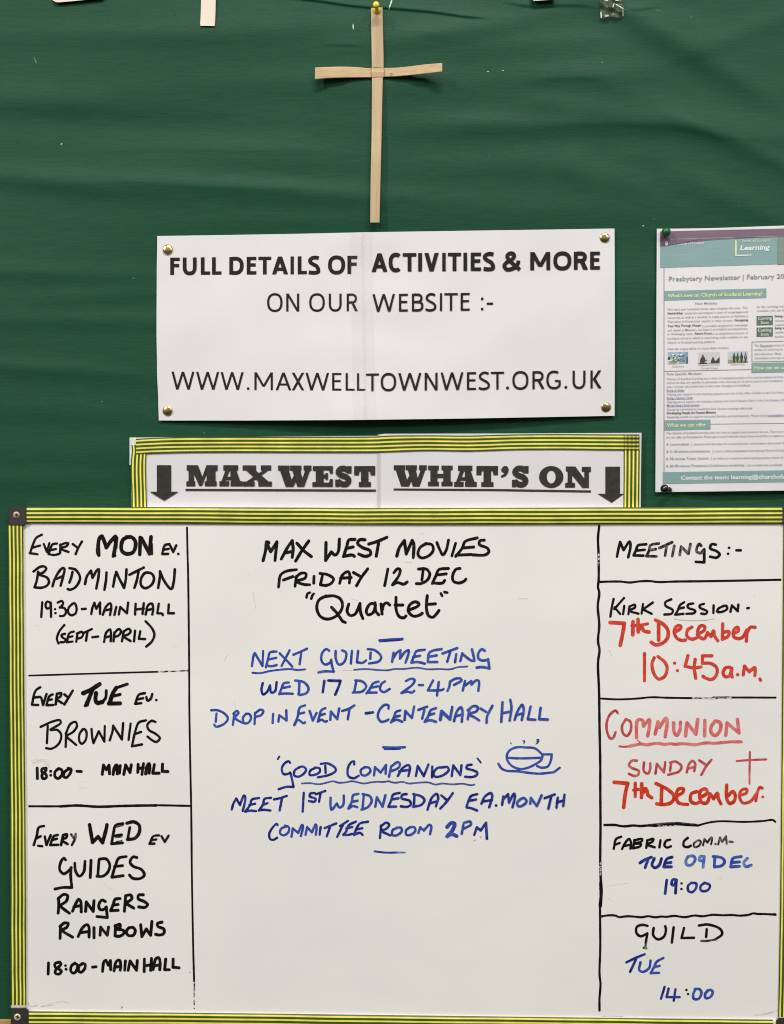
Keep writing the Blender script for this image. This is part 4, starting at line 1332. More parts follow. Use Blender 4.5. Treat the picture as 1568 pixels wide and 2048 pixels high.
hand(HL, "black handwritten line EVERY TUE EV.", [
 ('L2', 21, 'k', "322,298 285,325 255,438; 320,375 275,380; 258,438 305,440; 330,382 345,440/ 372,352; 420,355 395,370 372,440; 415,395 385,400; 375,442 425,440; 455,350 445,435; 455,350 490,345 480,375 450,390 498,425; 515,355 545,380; 582,325 515,435; 1158,345 1110,358 1082,430; 1145,385 1100,395; 1085,430 1130,425; 1170,375 1180,405 1205,390 1218,352; 1250,400 1251,400"),
 ('L2', 34, 'k', "665,345 735,312 797,272; 740,312 715,380 692,435; 768,345 764,400 778,422 818,415"), ('L2', 24, 'k', "815,420 845,380 850,325; 1018,272 930,302; 960,355 895,370; 670,350 730,310; 680,445 700,440"), ('L2', 33, 'k', "930,302 905,340 876,425; 870,428 960,426")])
hand(HL, "black handwritten word BROWNIES", [('L2', 20, 'k', "325,615 420,572 480,562 485,585 400,640 460,640 490,680 470,750 410,790 370,785; 382,605 375,745; 530,662 525,775; 525,670 565,590 605,575 615,610 585,655 535,690 575,730 610,760; 662,634 637,670 635,730 655,750 685,720 692,660 675,632 655,640; 732,632 738,700 748,745/ 790,650/ 835,732/ 838,608; 878,722 900,650 905,605/ 975,715/ 985,585; 1045,588 1028,718; 1168,562 1110,580 1085,640 1055,770; 1128,655 1080,672; 1055,770 1135,755; 1243,575 1212,566 1178,600 1192,640 1245,670 1278,705 1250,735 1215,720 1180,692")])
hand(HL, "black handwritten time 18:00 - under BROWNIES", [('L2', 24, 'k', "297,945 299,1028; 370,945 337,952 336,975 368,995 370,1022 342,1028 336,1000 370,958 365,945; 405,970 406,970; 405,1002 406,1002; 470,948 442,972 440,1012 465,1028 493,1000 496,962 470,948; 558,948 517,975 508,1012 530,1020 562,985 568,955 545,945; 615,970 650,972")])
hand(HL, "black handwritten words MAIN HALL under BROWNIES", [('L2', 25, 'k', "818,995 828,920/ 850,958/ 872,922/ 876,990; 905,995 915,940 933,918 942,945 938,990; 910,960 940,955; 962,925 955,985; 990,995 1005,920/ 1040,980/ 1050,918; 1105,915 1102,978; 1148,908 1135,995; 1105,950 1145,940; 1165,990 1175,930 1193,908 1198,940 1192,985; 1170,955 1198,945; 1235,915 1222,985/ 1272,985; 1300,912 1298,970/ 1342,972")])
hand(HL, "black handwritten line EVERY WED EV", [
 ('L3', 22, 'k', "352,288 310,300 295,360 270,440; 325,370 295,385; 305,446 338,450; 358,372 372,440/ 405,362; 460,360 430,370 402,440; 455,390 415,400; 402,440 465,438; 505,360 488,440; 505,360 535,355 530,380 495,400 540,432"), ('L3', 20, 'kf', "570,355 590,385; 605,350 600,390 575,440"),
 ('L3', 30, 'k', "716,278 730,360 740,418/ 785,372/ 820,420/ 852,300 855,278"), ('L3', 23, 'k', "983,268 925,282 908,340 893,424; 972,358 915,366; 892,430 980,422"), ('L3', 9, 'kf', "975,374 925,380; 930,412 975,404; 985,282 935,296"), ('L3', 27, 'k', "1015,265 1070,254 1112,280 1115,335 1080,385 1020,395"), ('L3', 22, 'k', "1038,300 1022,388"),
 ('L3', 19, 'k', "1272,362 1225,370 1198,430; 1250,395 1215,400; 1195,430 1235,428; 1292,370 1318,415/ 1348,365")])
hand(HL, "black handwritten word GUIDES", [('L3', 24, 'k', "525,560 510,545 485,580 478,640 510,670 545,650 570,620/ 565,680 575,780/ 500,780 440,792; 598,585 605,650 635,690 670,655 680,570; 728,562 722,700; 792,560 782,690; 795,552 850,552 878,600 860,660 820,690 775,690; 1010,532 950,545 925,600 895,695; 980,605 915,612; 895,698 985,685; 1095,540 1065,535 1040,575 1065,610 1130,635 1155,680 1120,708 1060,705 1035,680")])
hand(HL, "black handwritten word RANGERS", [('L3', 25, 'k', "468,865 470,930 465,985; 465,870 510,835 540,845 530,890 485,925 520,960 555,985; 580,970 605,910 630,875 645,890 650,975; 590,935 645,925; 685,970 690,895/ 745,970/ 752,885; 842,892 815,880 790,920 800,955 830,955 850,935/ 858,1020/ 775,1012; 960,868 920,875 905,920 885,962; 945,915 900,922; 885,965 945,962; 1005,845 995,970; 1005,845 1045,840 1055,865 1030,890 1005,900 1070,945; 1145,838 1110,840 1105,870 1150,890 1180,915 1160,938 1110,935")])
hand(HL, "black handwritten word RAINBOWS", [('L4', 25, 'k', "485,415 480,515; 480,420 515,392 545,395 535,425 500,450 580,505; 625,500 660,430 695,405 710,420 712,505; 640,470 710,460; 752,430 752,510; 800,490 805,425/ 858,490/ 868,425; 925,410 920,490; 920,415 960,402 960,425 935,440 985,450 990,475 955,498 920,495; 1030,430 1010,460 1025,490 1065,490 1082,455 1065,428 1030,430; 1125,405 1135,500/ 1170,440/ 1205,490/ 1215,380; 1295,385 1260,395 1265,420 1310,440 1310,475 1275,488 1245,482")])
hand(HL, "black handwritten line 18:00 - MAIN HALL at the bottom left", [('L4', 24, 'k', "388,712 385,800; 478,705 442,715 442,745 490,775 475,800 442,793 447,765 488,722 478,704; 523,733 524,733; 528,762 529,762; 600,712 572,735 567,778 590,793 613,770 618,728 598,712; 665,716 634,735 630,778 650,785 678,755 680,722 658,714; 740,745 768,742; 820,780 832,700 848,690/ 865,730/ 883,692/ 885,765; 912,775 930,700 955,688 965,720 962,770; 920,745 965,738; 1003,695 997,770; 1025,770 1040,695/ 1092,770/ 1098,692; 1155,680 1153,780; 1212,675 1205,770; 1155,735 1210,725; 1225,765 1245,680 1268,668 1280,700 1278,765; 1235,735 1280,725; 1325,680 1317,765/ 1355,765; 1385,680 1383,745/ 1432,750")])
hand(HL, "black handwritten line MAX WEST MOVIES", [('C1', 26, 'k', "145,285 165,200 172,135/ 205,215/ 255,135/ 240,283; 290,272 340,180 378,125/ 385,190 378,258; 325,222 385,210; 415,145 470,205 530,252; 510,128 455,205 405,288; 648,140 645,283/ 690,215/ 720,240 745,215 755,112; 878,115 830,120 815,170 787,252; 865,175 820,185; 790,250 860,240 875,250; 960,118 920,117 900,145 940,180 1000,205 1003,235 960,250 910,232; 990,152 1060,130 1135,98; 1068,145 1050,248; 1214,248 1235,180 1275,125/ 1290,230/ 1338,122/ 1350,150 1347,250"), ('C1', 20, 'kf', "1347,252 1346,262"),
 ('C2', 23, 'k', "610,147 560,180 544,235 570,262 630,245 666,200 655,157 605,148; 695,140 720,200 742,238 770,200 788,120; 845,145 815,246; 1018,102 920,132 900,180 845,250; 990,175 905,182; 850,240 970,235; 1075,120 1040,125 1035,155 1100,185 1110,215 1080,238 982,238"), ('C1', 32, 'k', "170,160 185,140; 195,190 210,200")])
hand(HL, "black handwritten line FRIDAY 12 DEC", [('C1', 24, 'k', "412,357 330,370 285,400 268,497; 383,412 308,440; 412,410 400,490; 405,420 450,385 488,390 480,425 410,450 470,475 518,478; 552,410 550,465; 620,400 605,470; 600,387 660,397 708,430 693,463 650,483 602,478; 757,467 780,400 825,372 838,400 835,463; 765,425 850,420; 868,380 930,415; 982,350 930,420 892,485; 1143,352 1117,485; 1190,382 1220,350 1240,357 1233,400 1180,478/ 1220,460 1270,473 1298,455"),
 ('C2', 24, 'k', "585,360 575,440; 548,352 610,352 638,390 620,438 570,467 532,468; 787,347 710,357 690,400 658,467; 770,390 690,400; 660,463 740,463 758,442; 880,347 850,352 822,400 827,448 870,463 910,450 928,432")])
hand(HL, "black handwritten title Quartet in quotation marks", [('C1', 22, 'k', "492,580 500,550 520,540; 530,590 540,562 550,550"), ('C1', 25, 'k', "650,567 592,600 574,660 600,728 660,753 740,720 780,650 763,592 710,567 640,572; 692,658 740,710 780,768 803,780; 830,632 817,690 840,723 880,713 920,627; 920,627 925,700 943,748; 1040,627 1000,632 970,690 985,718 1025,700 1045,640; 1040,622 1047,690 1070,718; 1088,632 1097,712; 1097,680 1110,637 1135,622 1158,640; 1208,578 1210,680 1235,733 1270,742 1288,727; 1200,640 1262,640; 1312,680 1380,650 1393,630 1360,614 1317,640 1307,690 1345,728 1390,723 1418,706"),
 ('C2', 25, 'k', "618,565 611,660 627,723 660,738 690,713 712,683; 612,635 683,630"), ('C2', 22, 'k', "727,547 737,566; 757,536 778,541")])
hand("divider_dash", "upper short blue dash", [('C1', 20, 'b', "1075,922 1160,916 1260,910"), ('C1', 14, 'bd', "1078,932 1160,927 1262,918")])
hand(HL, "blue handwritten line NEXT GUILD MEETING", [('C3', 20, 'b', "375,290 390,200 398,184/ 460,288/ 465,167; 572,172 520,180 505,230 487,298; 570,222 510,235; 490,282 530,290 573,280; 598,187 660,250 698,293; 677,162 612,288; 708,197 760,175 815,150; 770,180 757,273; 993,165 970,152 937,185 932,245 960,276 1000,260 1010,237/ 1015,280 1030,333/ 960,330 907,339; 1045,167 1047,230 1070,276 1108,262 1130,210 1127,178 1098,163; 1175,167 1167,268; 1225,167 1215,257/ 1260,262 1288,243; 1325,180 1322,230; 1302,152 1360,162 1410,215 1390,250 1312,267"),
 ('C4', 20, 'b', "217,253 228,180; 226,225 255,180 283,162/ 280,228/ 320,175 350,160 345,200 324,260; 478,157 410,170 390,215 370,260; 440,205 385,215; 372,260 420,255 478,268; 613,152 540,165 512,185 502,255; 573,202 515,212; 502,256 578,255; 620,187 680,165 738,144; 685,165 657,253; 730,192 720,256; 762,248 778,187/ 800,207 850,243 875,245/ 867,200 855,153; 958,165 935,152 907,185 907,225 940,243 975,238 985,232/ 995,307/ 940,295 892,300")])
hand("underline", "wavy blue line under NEXT", [('C3', 17, 'b', "380,342 440,345 520,328 600,318 680,312 740,320 800,315")])
hand("underline", "wavy blue line under GUILD MEETING", [('C3', 5, 'sm2', "1100,326 1250,319"), ('C4', 15, 'bu', "-85,318 0,312 60,316 100,320 180,322 240,312 300,312 420,302 500,314 600,312 680,315 740,298 818,292")])
hand(HL, "blue handwritten line WED 17 DEC 2-4PM", [('C3', 21, 'bd', "462,424 452,480 465,516 500,490 520,442/ 530,500 560,490 573,417"), ('C3', 21, 'b', "670,420 630,427 615,460 594,513; 678,452 618,465; 597,510 650,508 702,510; 755,415 752,500; 722,404 790,417 828,465 813,503 760,518 747,513"), ('C3', 22, 'bd', "955,407 942,498; 987,404 1083,407/ 1070,450 1042,517"), ('C3', 20, 'b', "1210,410 1195,490; 1202,402 1260,412 1290,450 1260,490 1182,500; 1388,412 1345,427 1320,470 1292,506; 1383,450 1320,462; 1297,500 1373,500; 1440,410 1410,432 1402,478 1430,496 1478,471"),
 ('C4', 20, 'b', "327,408 365,390 396,397 385,430 292,503/ 340,493 375,500 393,486; 432,440 463,440; 545,402 502,483/ 620,478 628,470; 590,417 576,523; 680,412 675,450 660,486; 680,412 720,390 763,387 773,402 712,438; 782,483 800,407; 798,445 850,407/ 852,435/ 890,402 910,407 907,485")])
hand(HL, "blue handwritten line DROP IN EVENT - CENTENARY HALL", [('C3', 20, 'b', "92,667 86,733; 50,642 100,642 160,672 183,710 150,753 87,773 74,757; 235,667 223,758; 227,670 255,647 268,662 240,700 285,735 318,747; 330,670 304,700 312,743 345,743 368,705 355,672 325,670; 400,662 396,753; 400,667 443,637 466,647 450,680 400,695; 545,670 541,743; 587,733 594,682/ 653,723/ 650,642; 800,602 757,622 742,690 714,760; 793,660 745,672; 716,758 742,718 790,746 800,738; 837,647 862,723/ 893,662; 963,624 930,642 915,690 902,733; 958,670 920,682; 905,730 935,717 960,733 976,728; 1002,718 1007,652/ 1058,713/ 1073,627; 1097,647 1150,630 1195,602; 1155,640 1142,713"), ('C3', 22, 'bd', "1287,666 1343,658"),
 ('C4', 20, 'b', "188,628 188,603 160,597 122,630 102,690 130,733 175,723 188,715; 283,642 245,657 235,690 207,738; 278,685 235,695; 210,735 250,717 298,733; 317,718 322,647/ 375,703/ 393,612; 427,638 498,612; 475,640 457,708; 568,624 525,642 505,690 477,733; 553,667 510,680; 480,733 520,720 568,733; 712,728 735,650 768,617 780,650 774,733; 720,690 775,675; 835,632 822,713; 822,640 870,607 903,617 890,650 830,670 880,700 913,722; 925,627 970,655; 1020,604 977,690 972,740; 1100,577 1090,733; 1162,557 1172,620 1157,723; 1095,665 1170,650; 1197,718 1225,640 1258,597 1270,640 1254,718; 1210,680 1265,665; 1325,612 1302,712/ 1363,717; 1405,622 1393,712/ 1462,715"), ('C4', 27, 'b', "602,716 614,650; 614,650 680,712"), ('C4', 20, 'b', "680,712 698,614")])
hand("divider_dash", "middle short blue dash", [('C5', 20, 'b', "1305,98 1400,100 1480,98"), ('C5', 16, 'bd', "1316,112 1380,113 1440,110")])
hand(HL, "blue handwritten line GOOD COMPANIONS in quotation marks", [('C5', 16, 'bd', "475,172 462,194"), ('C5', 20, 'bd', "560,222 550,210 517,227 494,270 510,313 550,308 562,300/ 575,350 588,415/ 530,415 470,433; 635,257 597,285 594,323 630,333 678,300 688,272 660,252 630,260; 765,262 722,285 717,318 750,320 798,295 796,267 760,260; 842,247 845,303; 807,231 860,227 923,265 923,290 870,320 783,338; 1073,235 1073,212 1050,217 1022,270 1027,328 1070,346 1110,325"),
 ('C5', 20, 'b', "1160,257 1127,280 1132,316 1165,323 1203,290 1193,262 1155,257; 1232,323 1240,257/ 1285,300/ 1328,240/ 1325,310; 1370,247 1352,333; 1375,247 1420,217 1438,227 1430,260 1367,290"), ('C6', 20, 'bd', "102,328 140,265 188,240 200,262 187,328; 115,290 195,278; 247,328 262,247/ 310,328/ 348,235; 378,252 376,338; 470,257 417,265 387,310 402,333 460,323 510,280 500,257 465,257; 534,328 546,242/ 603,320/ 612,242; 693,237 660,242 652,265 700,280 738,300 730,323 690,336 642,333"), ('C6', 15, 'bd', "740,187 767,220")])
hand("underline", "wavy blue line under GOOD COMPANIONS", [('C5', 15, 'bu', "655,388 720,385 790,394 850,382 905,370 950,382 1010,378 1060,370 1150,388 1200,380 1260,374 1300,376 1352,369"), ('C6', 15, 'bu', "22,369 80,382 140,375 190,388 260,382 350,380 400,396 460,388 540,395 620,390 690,402 715,396")])
hand(HL, "blue handwritten line MEET 1ST WEDNESDAY EA.MONTH", [('C5', 20, 'bd', "94,596 107,550 130,507/ 160,560/ 193,483 203,505 182,608; 313,504 255,517 240,560 202,613; 280,550 235,560; 202,613 240,605 288,609; 408,502 355,512 345,555 310,603; 380,545 340,560; 310,603 350,598 403,604; 432,515 480,505 533,487; 495,510 477,603; 670,462 661,613; 758,464 725,467 717,490 765,510 755,533 712,528; 767,474 842,447; 805,465 792,533"),
 ('C5', 20, 'b', "885,502 884,560 892,598 935,547/ 955,580 985,560 990,483; 1108,470 1065,482 1055,530 1027,588; 1100,525 1055,535; 1030,588 1060,567 1098,577; 1150,482 1141,578; 1142,472 1200,490 1213,530 1180,578 1132,596; 1242,573 1255,497/ 1300,573/ 1323,482"), ('C5', 20, 'bd', "1438,462 1385,477 1370,520 1347,573; 1428,505 1375,515; 1350,573 1408,572"), ('C6', 20, 'bd', "173,472 140,477 132,505 195,525 208,553 180,573 127,570; 235,487 231,573; 227,472 290,490 316,520 290,558 225,573; 340,596 375,500 413,470 426,500 407,570; 360,545 415,530; 450,482 495,520; 543,464 495,530 442,588; 738,472 690,487 670,520 652,573; 728,515 675,525; 652,578 690,585 736,603; 772,548 800,490 848,464 858,490 834,576; 785,530 855,520; 888,563 889,563; 937,558 946,492; 946,512 985,472/ 992,540/ 1033,467 1040,487 1020,576"),
 ('C6', 20, 'b', "1085,512 1057,540 1067,570 1100,563 1133,530 1110,502 1080,514; 1162,548 1167,502/ 1215,568/ 1253,482"), ('C6', 20, 'bd', "1277,504 1358,474; 1330,490 1307,588; 1382,500 1372,580; 1436,477 1426,566; 1375,540 1432,520")])
hand(HL, "blue handwritten line COMMITTEE ROOM 2PM", [('C5', 20, 'bd', "460,720 453,710 420,742 394,790 402,833 430,838 456,822"), ('C5', 20, 'b', "535,732 492,747 480,785 510,803 548,775 550,737 520,724; 572,813 582,747/ 625,783/ 658,717 663,742 647,808; 684,798 697,737/ 735,778/ 766,714 773,737 766,798"), ('C5', 20, 'bd', "805,737 797,798; 837,745 930,707; 880,735 854,810; 960,728 1023,687; 985,715 937,815; 1088,692 1030,722 1010,770 987,798; 1058,735 1010,748; 987,799 1030,798 1058,790; 1183,693 1120,707 1095,742 1072,798; 1138,745 1090,755; 1072,798 1120,782 1140,798; 1290,722 1279,823; 1285,732 1330,700 1353,717 1330,750 1290,765 1335,790 1363,803"),
 ('C6', 20, 'b', "100,742 62,760 57,798 90,803 133,770 128,742 95,740; 200,737 167,765 172,798 205,798 243,765 233,737 200,737; 267,783 281,737/ 310,763/ 358,717 370,732 360,793"), ('C6', 30, 'b', "497,735 530,703 557,708 540,760 497,810/ 530,792 574,808"), ('C6', 20, 'b', "627,720 614,788; 630,702 680,692 688,715 630,748"), ('C6', 20, 'bd', "714,798 735,737/ 765,763/ 808,702/ 815,828")])
hand("divider_dash", "lowest short blue dash", [('C5', 17, 'bd', "1237,931 1330,941 1420,940"), ('C5', 15, 'bl', "1420,940 1480,940")])
hand("teacup_drawing", "blue outline drawing of a steaming teacup on its saucer", [('C6', 20, 'b', "1255,152 1200,107 1130,100 1050,99 990,130 974,180 1000,235 1070,271 1130,266 1200,235 1250,200 1260,165; 975,182 1080,187 1248,182; 1257,155 1335,155/ 1325,210 1300,253 1250,261 1217,248; 907,230 930,265 970,285 1060,290 1130,300 1230,309 1350,298/ 1398,262"), ('C6', 9, 'bd', "1005,62 1010,70; 1103,46 1117,50 1110,70; 1118,46 1112,58; 1213,40 1230,35 1225,60 1208,72; 1222,48 1214,56")])
hand(HL, "black handwritten word MEETINGS partly worn away", [('R1', 23, 'k', "232,453 242,400 257,337/ 285,400/ 333,332 340,370 322,458; 466,354 400,364 385,400 364,443; 453,398 385,405; 367,443 443,445; 1023,357 990,354 977,385 1030,410 1053,435 1030,460 977,453; 1128,382 1129,382; 1120,430 1121,430; 1187,402 1222,402; 918,405 930,395/ 930,498/ 862,494"),
 ('R1', 22, 'kf', "566,347 500,362 490,400 467,448; 543,392 490,402; 467,448 548,450; 572,383 673,337; 630,360 617,443; 690,367 674,448; 734,438 745,372/ 803,428/ 820,352; 905,365 890,350 870,385 870,413 905,423 926,397")])
hand(DL, "long black vertical line right of centre", [('R1', 21, 'k', "104,186 105,187; 90,207 80,300 85,450 85,640 80,700 90,740 78,850 90,1000 80,1130 92,1200 80,1300 88,1520 92,1800 98,2120 98,2300 100,2620 98,2920 104,3080"), ('R1', 28, 'k', "102,3060 105,3150 98,3250"), ('R1', 19, 'k', "96,3250 98,3592 92,3792 100,3872 92,3990 92,4085"), ('R1', 13, 'ks', "96,2900 97,3000; 86,430 86,520")])
hand(DL, "black line under MEETINGS", [('R1', 19, 'k', "100,655 200,652 270,653 330,660 420,650 490,648 560,656 700,652 900,650 1200,645 1538,638")])
hand(HL, "black handwritten line KIRK SESSION -", [('R1', 20, 'k', "205,792 190,860 179,933; 288,784 230,850 210,872; 212,858 258,912; 290,847 281,913; 332,852 323,913; 332,852 375,837 375,860 330,885 403,909; 440,832 429,908; 518,820 440,875/ 510,910; 666,794 620,817 620,845 678,880 670,908 612,916; 770,817 735,842 720,880 697,918; 766,860 722,870; 697,918 763,910; 843,827 800,837 800,860 858,885 850,903 787,910; 928,830 895,842 895,860 953,890 943,910 905,908; 1005,842 1003,903; 1085,847 1042,870 1034,893 1075,893 1113,870 1108,847 1078,848; 1140,893 1151,842/ 1198,888/ 1203,837; 1275,865 1288,863")])
hand(HL, "red handwritten line 7th December under KIRK SESSION", [('R1', 31, 'r', "177,980 290,987/ 283,1040 258,1162"), ('R1', 30, 'r', "360,972 358,1078; 400,955 402,1055; 405,1040 430,1012 445,1045 488,1056; 565,975 565,1120; 540,960 600,992 638,1040 638,1098 600,1143 540,1158 505,1137"), ('R1', 24, 'r', "350,1005 420,1000 478,990"),
 ('R1', 27, 'r', "690,1060 735,1032 745,1012 715,1005 690,1050 710,1103 750,1123 780,1120; 830,1017 797,1040 792,1088 830,1113 868,1103; 875,1075 930,1042 933,1012 900,1007 877,1050 890,1093 930,1110 957,1060/ 985,1092/ 1005,1045 1012,1085 1038,1125; 1078,990 1075,1115; 1078,1110 1120,1090 1128,1052 1087,1057; 1160,1070 1203,1046 1198,1018 1167,1040 1167,1093 1200,1108 1235,1098 1270,1040; 1272,1040 1267,1128; 1272,1060 1300,1017 1336,1018")])
hand(HL, "red handwritten time 10:45a.m.", [('R2', 27, 'r', "452,108 452,326; 530,142 512,190 527,268 565,313 613,290 633,230 618,182 560,132; 692,185 693,185; 715,245 716,245; 800,124 777,210/ 850,223 905,215; 858,155 850,220 862,306; 990,126 917,127/ 915,186/ 980,187 1030,222 1028,278 990,315 940,303 920,290; 1135,217 1102,222 1080,260 1097,293 1130,288 1150,232; 1150,225 1147,270 1155,297; 1197,277 1198,277; 1242,278 1252,208/ 1290,253/ 1335,220 1338,245 1335,283; 1375,310 1381,322")])
hand(DL, "black line above COMMUNION", [('R2', 17, 'k', "100,468 240,475 400,468 500,458 640,462 840,465; 1140,460 1300,460 1500,461"), ('R2', 15, 'ks', "840,465 1000,466 1145,460"), ('R2', 9, 'kf', "1000,456 1130,455")])
hand(HL, "faded red handwritten word COMMUNION", [('R2', 22, 'rd', "238,585 220,565 180,592 152,650 152,730 180,788 203,780 220,737; 300,637 272,690 282,748 310,768 343,720 338,652 303,634"), ('R2', 28, 'rp', "388,780 390,660 400,640 435,642 445,688/ 490,637 492,680 478,766; 537,752 560,655/ 572,700/ 625,625 633,660 617,774; 685,662 690,740 710,763 735,720 740,657; 780,766 792,662/ 863,752/ 878,635; 935,642 933,766; 1020,647 987,690 987,743 1020,763 1058,720 1058,662 1020,646; 1102,761 1112,662/ 1208,743/ 1195,634")])
hand("underline", "wavy faded red line under COMMUNION", [('R2', 17, 'rd', "250,850 290,854 330,850"), ('R2', 25, 'rp', "330,850 380,840 420,832 470,838 520,830 560,827 610,834 660,830 700,834 750,830 800,832 850,838 900,830 950,823 1010,826 1080,820 1150,814 1228,815")])
hand(HL, "dull red handwritten word SUNDAY", [('R2', 21, 'rd', "390,965 352,966 327,1000 345,1020 408,1050 398,1080 370,1088 327,1070; 448,980 447,1050 480,1068 498,1030 498,987; 540,1068 551,992/ 608,1058/ 618,977; 665,987 656,1048; 656,981 700,972 748,1010 730,1050 642,1078; 790,1058 805,1000 835,967 858,990 850,1048; 795,1030 855,1015; 890,962 945,1000; 988,957 945,1010 907,1078")])
hand("cross_drawing", "small red handwritten cross", [('R2', 18, 'rd', "1295,897 1292,1080; 1190,968 1300,960 1425,955"), ('R2', 16, 'rp', "1292,1080 1292,1150")])
hand(HL, "orange red handwritten line 7th December. beside the cross", [('R3', 31, 'ro', "210,338 318,347/ 300,420 285,538"), ('R3', 29, 'ro', "378,345 378,452; 430,350 428,460; 430,430 470,402 480,440 510,462; 590,390 585,515; 545,348 640,397 688,450 668,498 600,517 550,510"), ('R3', 24, 'ro', "365,400 465,387"),
 ('R3', 28, 'ro', "705,450 760,417 763,392 725,392 705,440 720,498 760,513 797,515; 870,412 827,430 822,488 860,508 890,498; 900,460 953,422 943,392 905,402 892,450 910,498 950,503 977,430/ 1005,470/ 1035,425 1042,465 1063,510; 1110,360 1110,470 1135,507 1168,490 1178,440 1158,412 1120,448"), ('R3', 24, 'r', "1225,440 1268,422 1268,392 1227,402 1212,450 1240,503 1300,490 1345,430; 1342,487 1355,420 1375,377 1393,385"), ('R3', 22, 'rd', "1398,455 1399,455")])
hand(DL, "uneven black line under the communion entry", [('R3', 21, 'k', "132,680 220,680 260,688 300,690 360,684 420,688 480,684 560,686 640,676 700,674 780,678 880,684"), ('R3', 17, 'k', "880,684 960,662 1050,650 1250,655 1400,648 1480,640 1498,654"), ('R3', 9, 'kf', "480,676 700,660 870,674"), ('R3', 8, 'ks', "560,690 700,684")])
hand(HL, "black handwritten line FABRIC COMM- with worn ending", [('R3', 21, 'k', "266,774 225,792 206,870; 253,824 215,838; 272,873 295,827 328,792 343,815 340,868; 285,848 342,838; 372,802 361,863; 370,802 433,792 428,812 375,828 423,832 418,850 362,866; 475,802 466,863; 475,802 523,792 513,815 470,835 533,858; 580,802 571,858; 658,797 625,807 612,845 635,860 663,850; 798,783 767,812 767,848 800,856 823,845"), ('R3', 17, 'kf', "870,807 847,830 852,856 885,848 903,815 888,802 868,807; 920,843 932,792/ 955,820/ 988,777 993,792 985,833; 1020,832 1021,832; 1042,835 1056,780/ 1074,814/ 1104,770/ 1110,830; 1132,812 1158,815")])
hand(HL, "blue handwritten line TUE 09 DEC", [('R3', 25, 'bd', "415,984 450,961 507,937; 480,957 457,1021; 530,948 512,1000 535,1022 570,1000 588,948; 672,937 630,952 607,1013; 663,980 620,985; 607,1016 667,1014"), ('R3', 24, 'bl', "800,932 782,970 792,998 830,998 858,950 840,927 800,932; 923,932 897,932 892,963 923,963 930,935; 930,932 921,1018"), ('R3', 24, 'b', "1015,942 1010,1008; 1003,932 1070,942 1093,970 1073,1003 1012,1016; 1226,932 1160,947 1142,1008; 1212,975 1150,980; 1142,1014 1212,1010"), ('R3', 24, 'bl', "1275,947 1247,980 1262,1013 1306,1000")])
hand(HL, "blue handwritten time 19:00", [('R4', 24, 'bd', "630,48 617,157; 695,42 677,47 670,83 690,88 706,52; 707,47 700,153"), ('R4', 19, 'k', "748,75 749,75; 747,120 748,120"), ('R4', 21, 'bd', "830,70 802,92 802,133 830,146 863,115 866,77 825,70; 935,70 902,95 902,128 930,138 968,120 973,87 932,70")])
hand(DL, "wavering black line above GUILD", [('R4', 19, 'k', "105,340 150,332 215,332 250,345 290,340 320,338 380,342 430,346 480,338 540,346 590,340 620,343 660,338 700,335 740,342 780,345 830,335 860,332 890,336 920,338 970,330 1000,326 1080,330 1150,328 1220,333 1290,325 1320,315 1360,320 1400,320 1500,325"), ('R4', 23, 'k', "1490,322 1498,326")])
hand(HL, "black handwritten word GUILD", [('R4', 22, 'k', "476,415 440,407 392,422 387,470 420,498 475,475/ 462,550; 525,432 522,490 560,523 608,500 623,445 618,418; 685,427 671,548; 768,432 749,512/ 848,510; 950,442 945,503; 887,412 960,404 1058,440 1073,480 1020,523"), ('R4', 18, 'kf', "1020,523 960,534 907,535; 463,550 460,588; 445,590 465,594")])
hand(HL, "blue handwritten word TUE near the bottom right", [('R4', 22, 'bd', "307,707 380,672 453,642; 385,680 337,782"), ('R4', 21, 'b', "420,707 410,768 440,783 490,750 500,692; 603,672 550,702 530,740 502,793; 573,735 530,745; 502,793 568,790")])
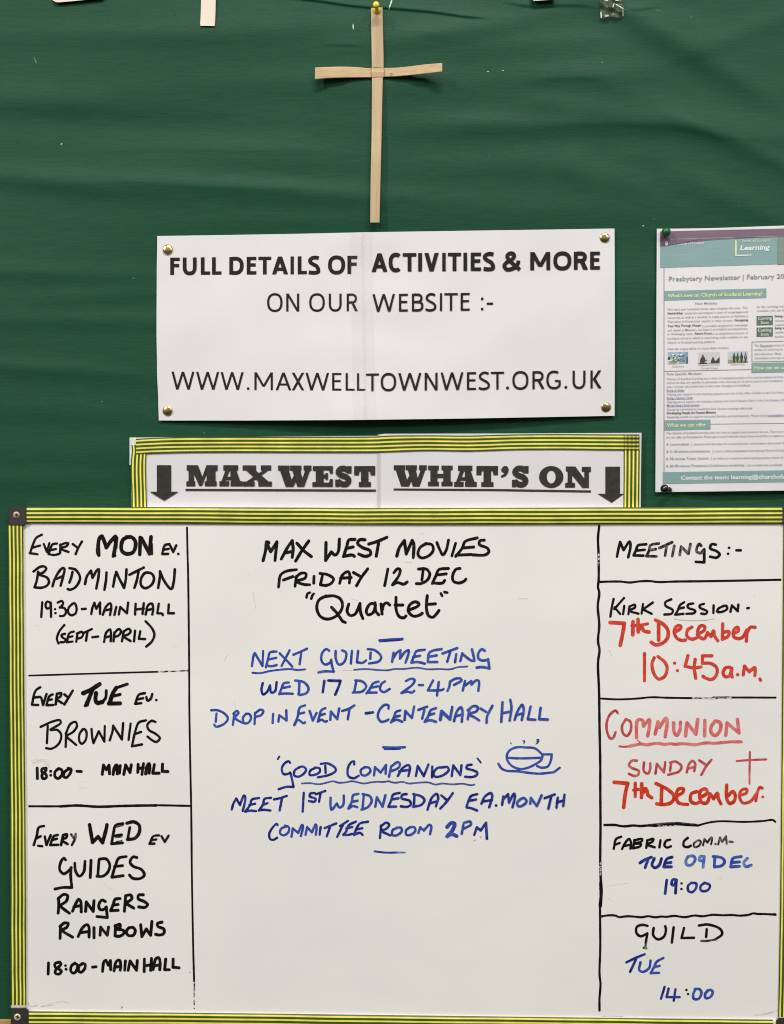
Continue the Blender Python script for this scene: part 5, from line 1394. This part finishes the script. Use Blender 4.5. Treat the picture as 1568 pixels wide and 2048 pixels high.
hand(HL, "blue handwritten time 14:00", [('R4', 21, 'bd', "613,903 584,998; 645,917 629,985/ 733,985; 700,922 686,1013"), ('R4', 19, 'k', "787,928 788,928; 800,960 801,960"), ('R4', 22, 'b', "860,922 842,960 847,998 885,998 908,950 893,922 855,920; 960,932 937,960 942,993 980,983 998,945 983,927 955,932")])
wm = hand("wiped_marks", "faint grey traces of wiped writing", [
 ('R1', 8, 'sm2', "690,952 760,962 850,966 940,962 1010,952"), ('R1', 7, 'sm', "700,958 800,966 950,962; 160,1030 150,1060"), ('C1', 3, 'sm2', "62,530 70,580 78,615 82,650 90,680; 20,400 34,390"), ('C3', 4, 'sm2', "158,250 168,215 184,198; 234,585 244,622"), ('L3', 5, 'sm', "830,750 860,780 920,802"), ('L1', 5, 'sm', "280,1000 330,1012; 1370,1160 1420,1180"),
 ('L2', 6, 'sm', "350,870 390,885 405,920; 640,1090 640,1060 700,1050; 250,885 300,870; 640,1100 690,1105"), ('R4', 6, 'sm', "150,100 220,85 320,72; 160,190 190,220; 1040,35 1070,32"), ('R4', 14, 'sm', "1330,1130 1450,1115 1520,1090"), ('R4', 6, 'sm2', "1400,1118 1440,1112 1480,1100"), ('R4', 6, 'sb', "110,1138 190,1137 280,1139"),
 ('R2', 10, 'sm', "170,80 190,120"), ('R2', 9, 'rp', "395,800 420,820"), ('L4', 9, 'sm', "380,1040 500,1020 560,1035"), ('L4', 7, 'sm2', "240,1060 300,1050; 330,1058 420,1046; 225,1020 232,1050"), ('L4', 14, 'sm2', "1520,785 1521,786"), ('L4', 6, 'k', "978,1060 972,1072"), ('C6', 12, 'sm2', "710,845 722,838; 762,810 772,820"), ('R1', 4, 'k', "1331,768 1332,768"), ('R3', 4, 'sm2', "303,915 302,930"),
 ('L1', 5, 'sm2', "1343,236 1344,237"), ('R4', 8, 'sm2', "450,592 480,597; 470,665 480,667"), ('C1', 10, 'sm', "1280,292 1330,298; 850,590 900,600"), ('C2', 8, 'sm', "560,70 590,66; 1350,590 1420,585"), ('R1', 5, 'sm2', "1525,487 1526,487"), ('L2', 20, 'sm', "260,900 340,880 390,930")])
wm['kind'] = 'stuff'
#HANDEND

# tidy helper keys
for ob in bpy.data.objects:
    if '_o' in ob.keys(): del ob['_o']
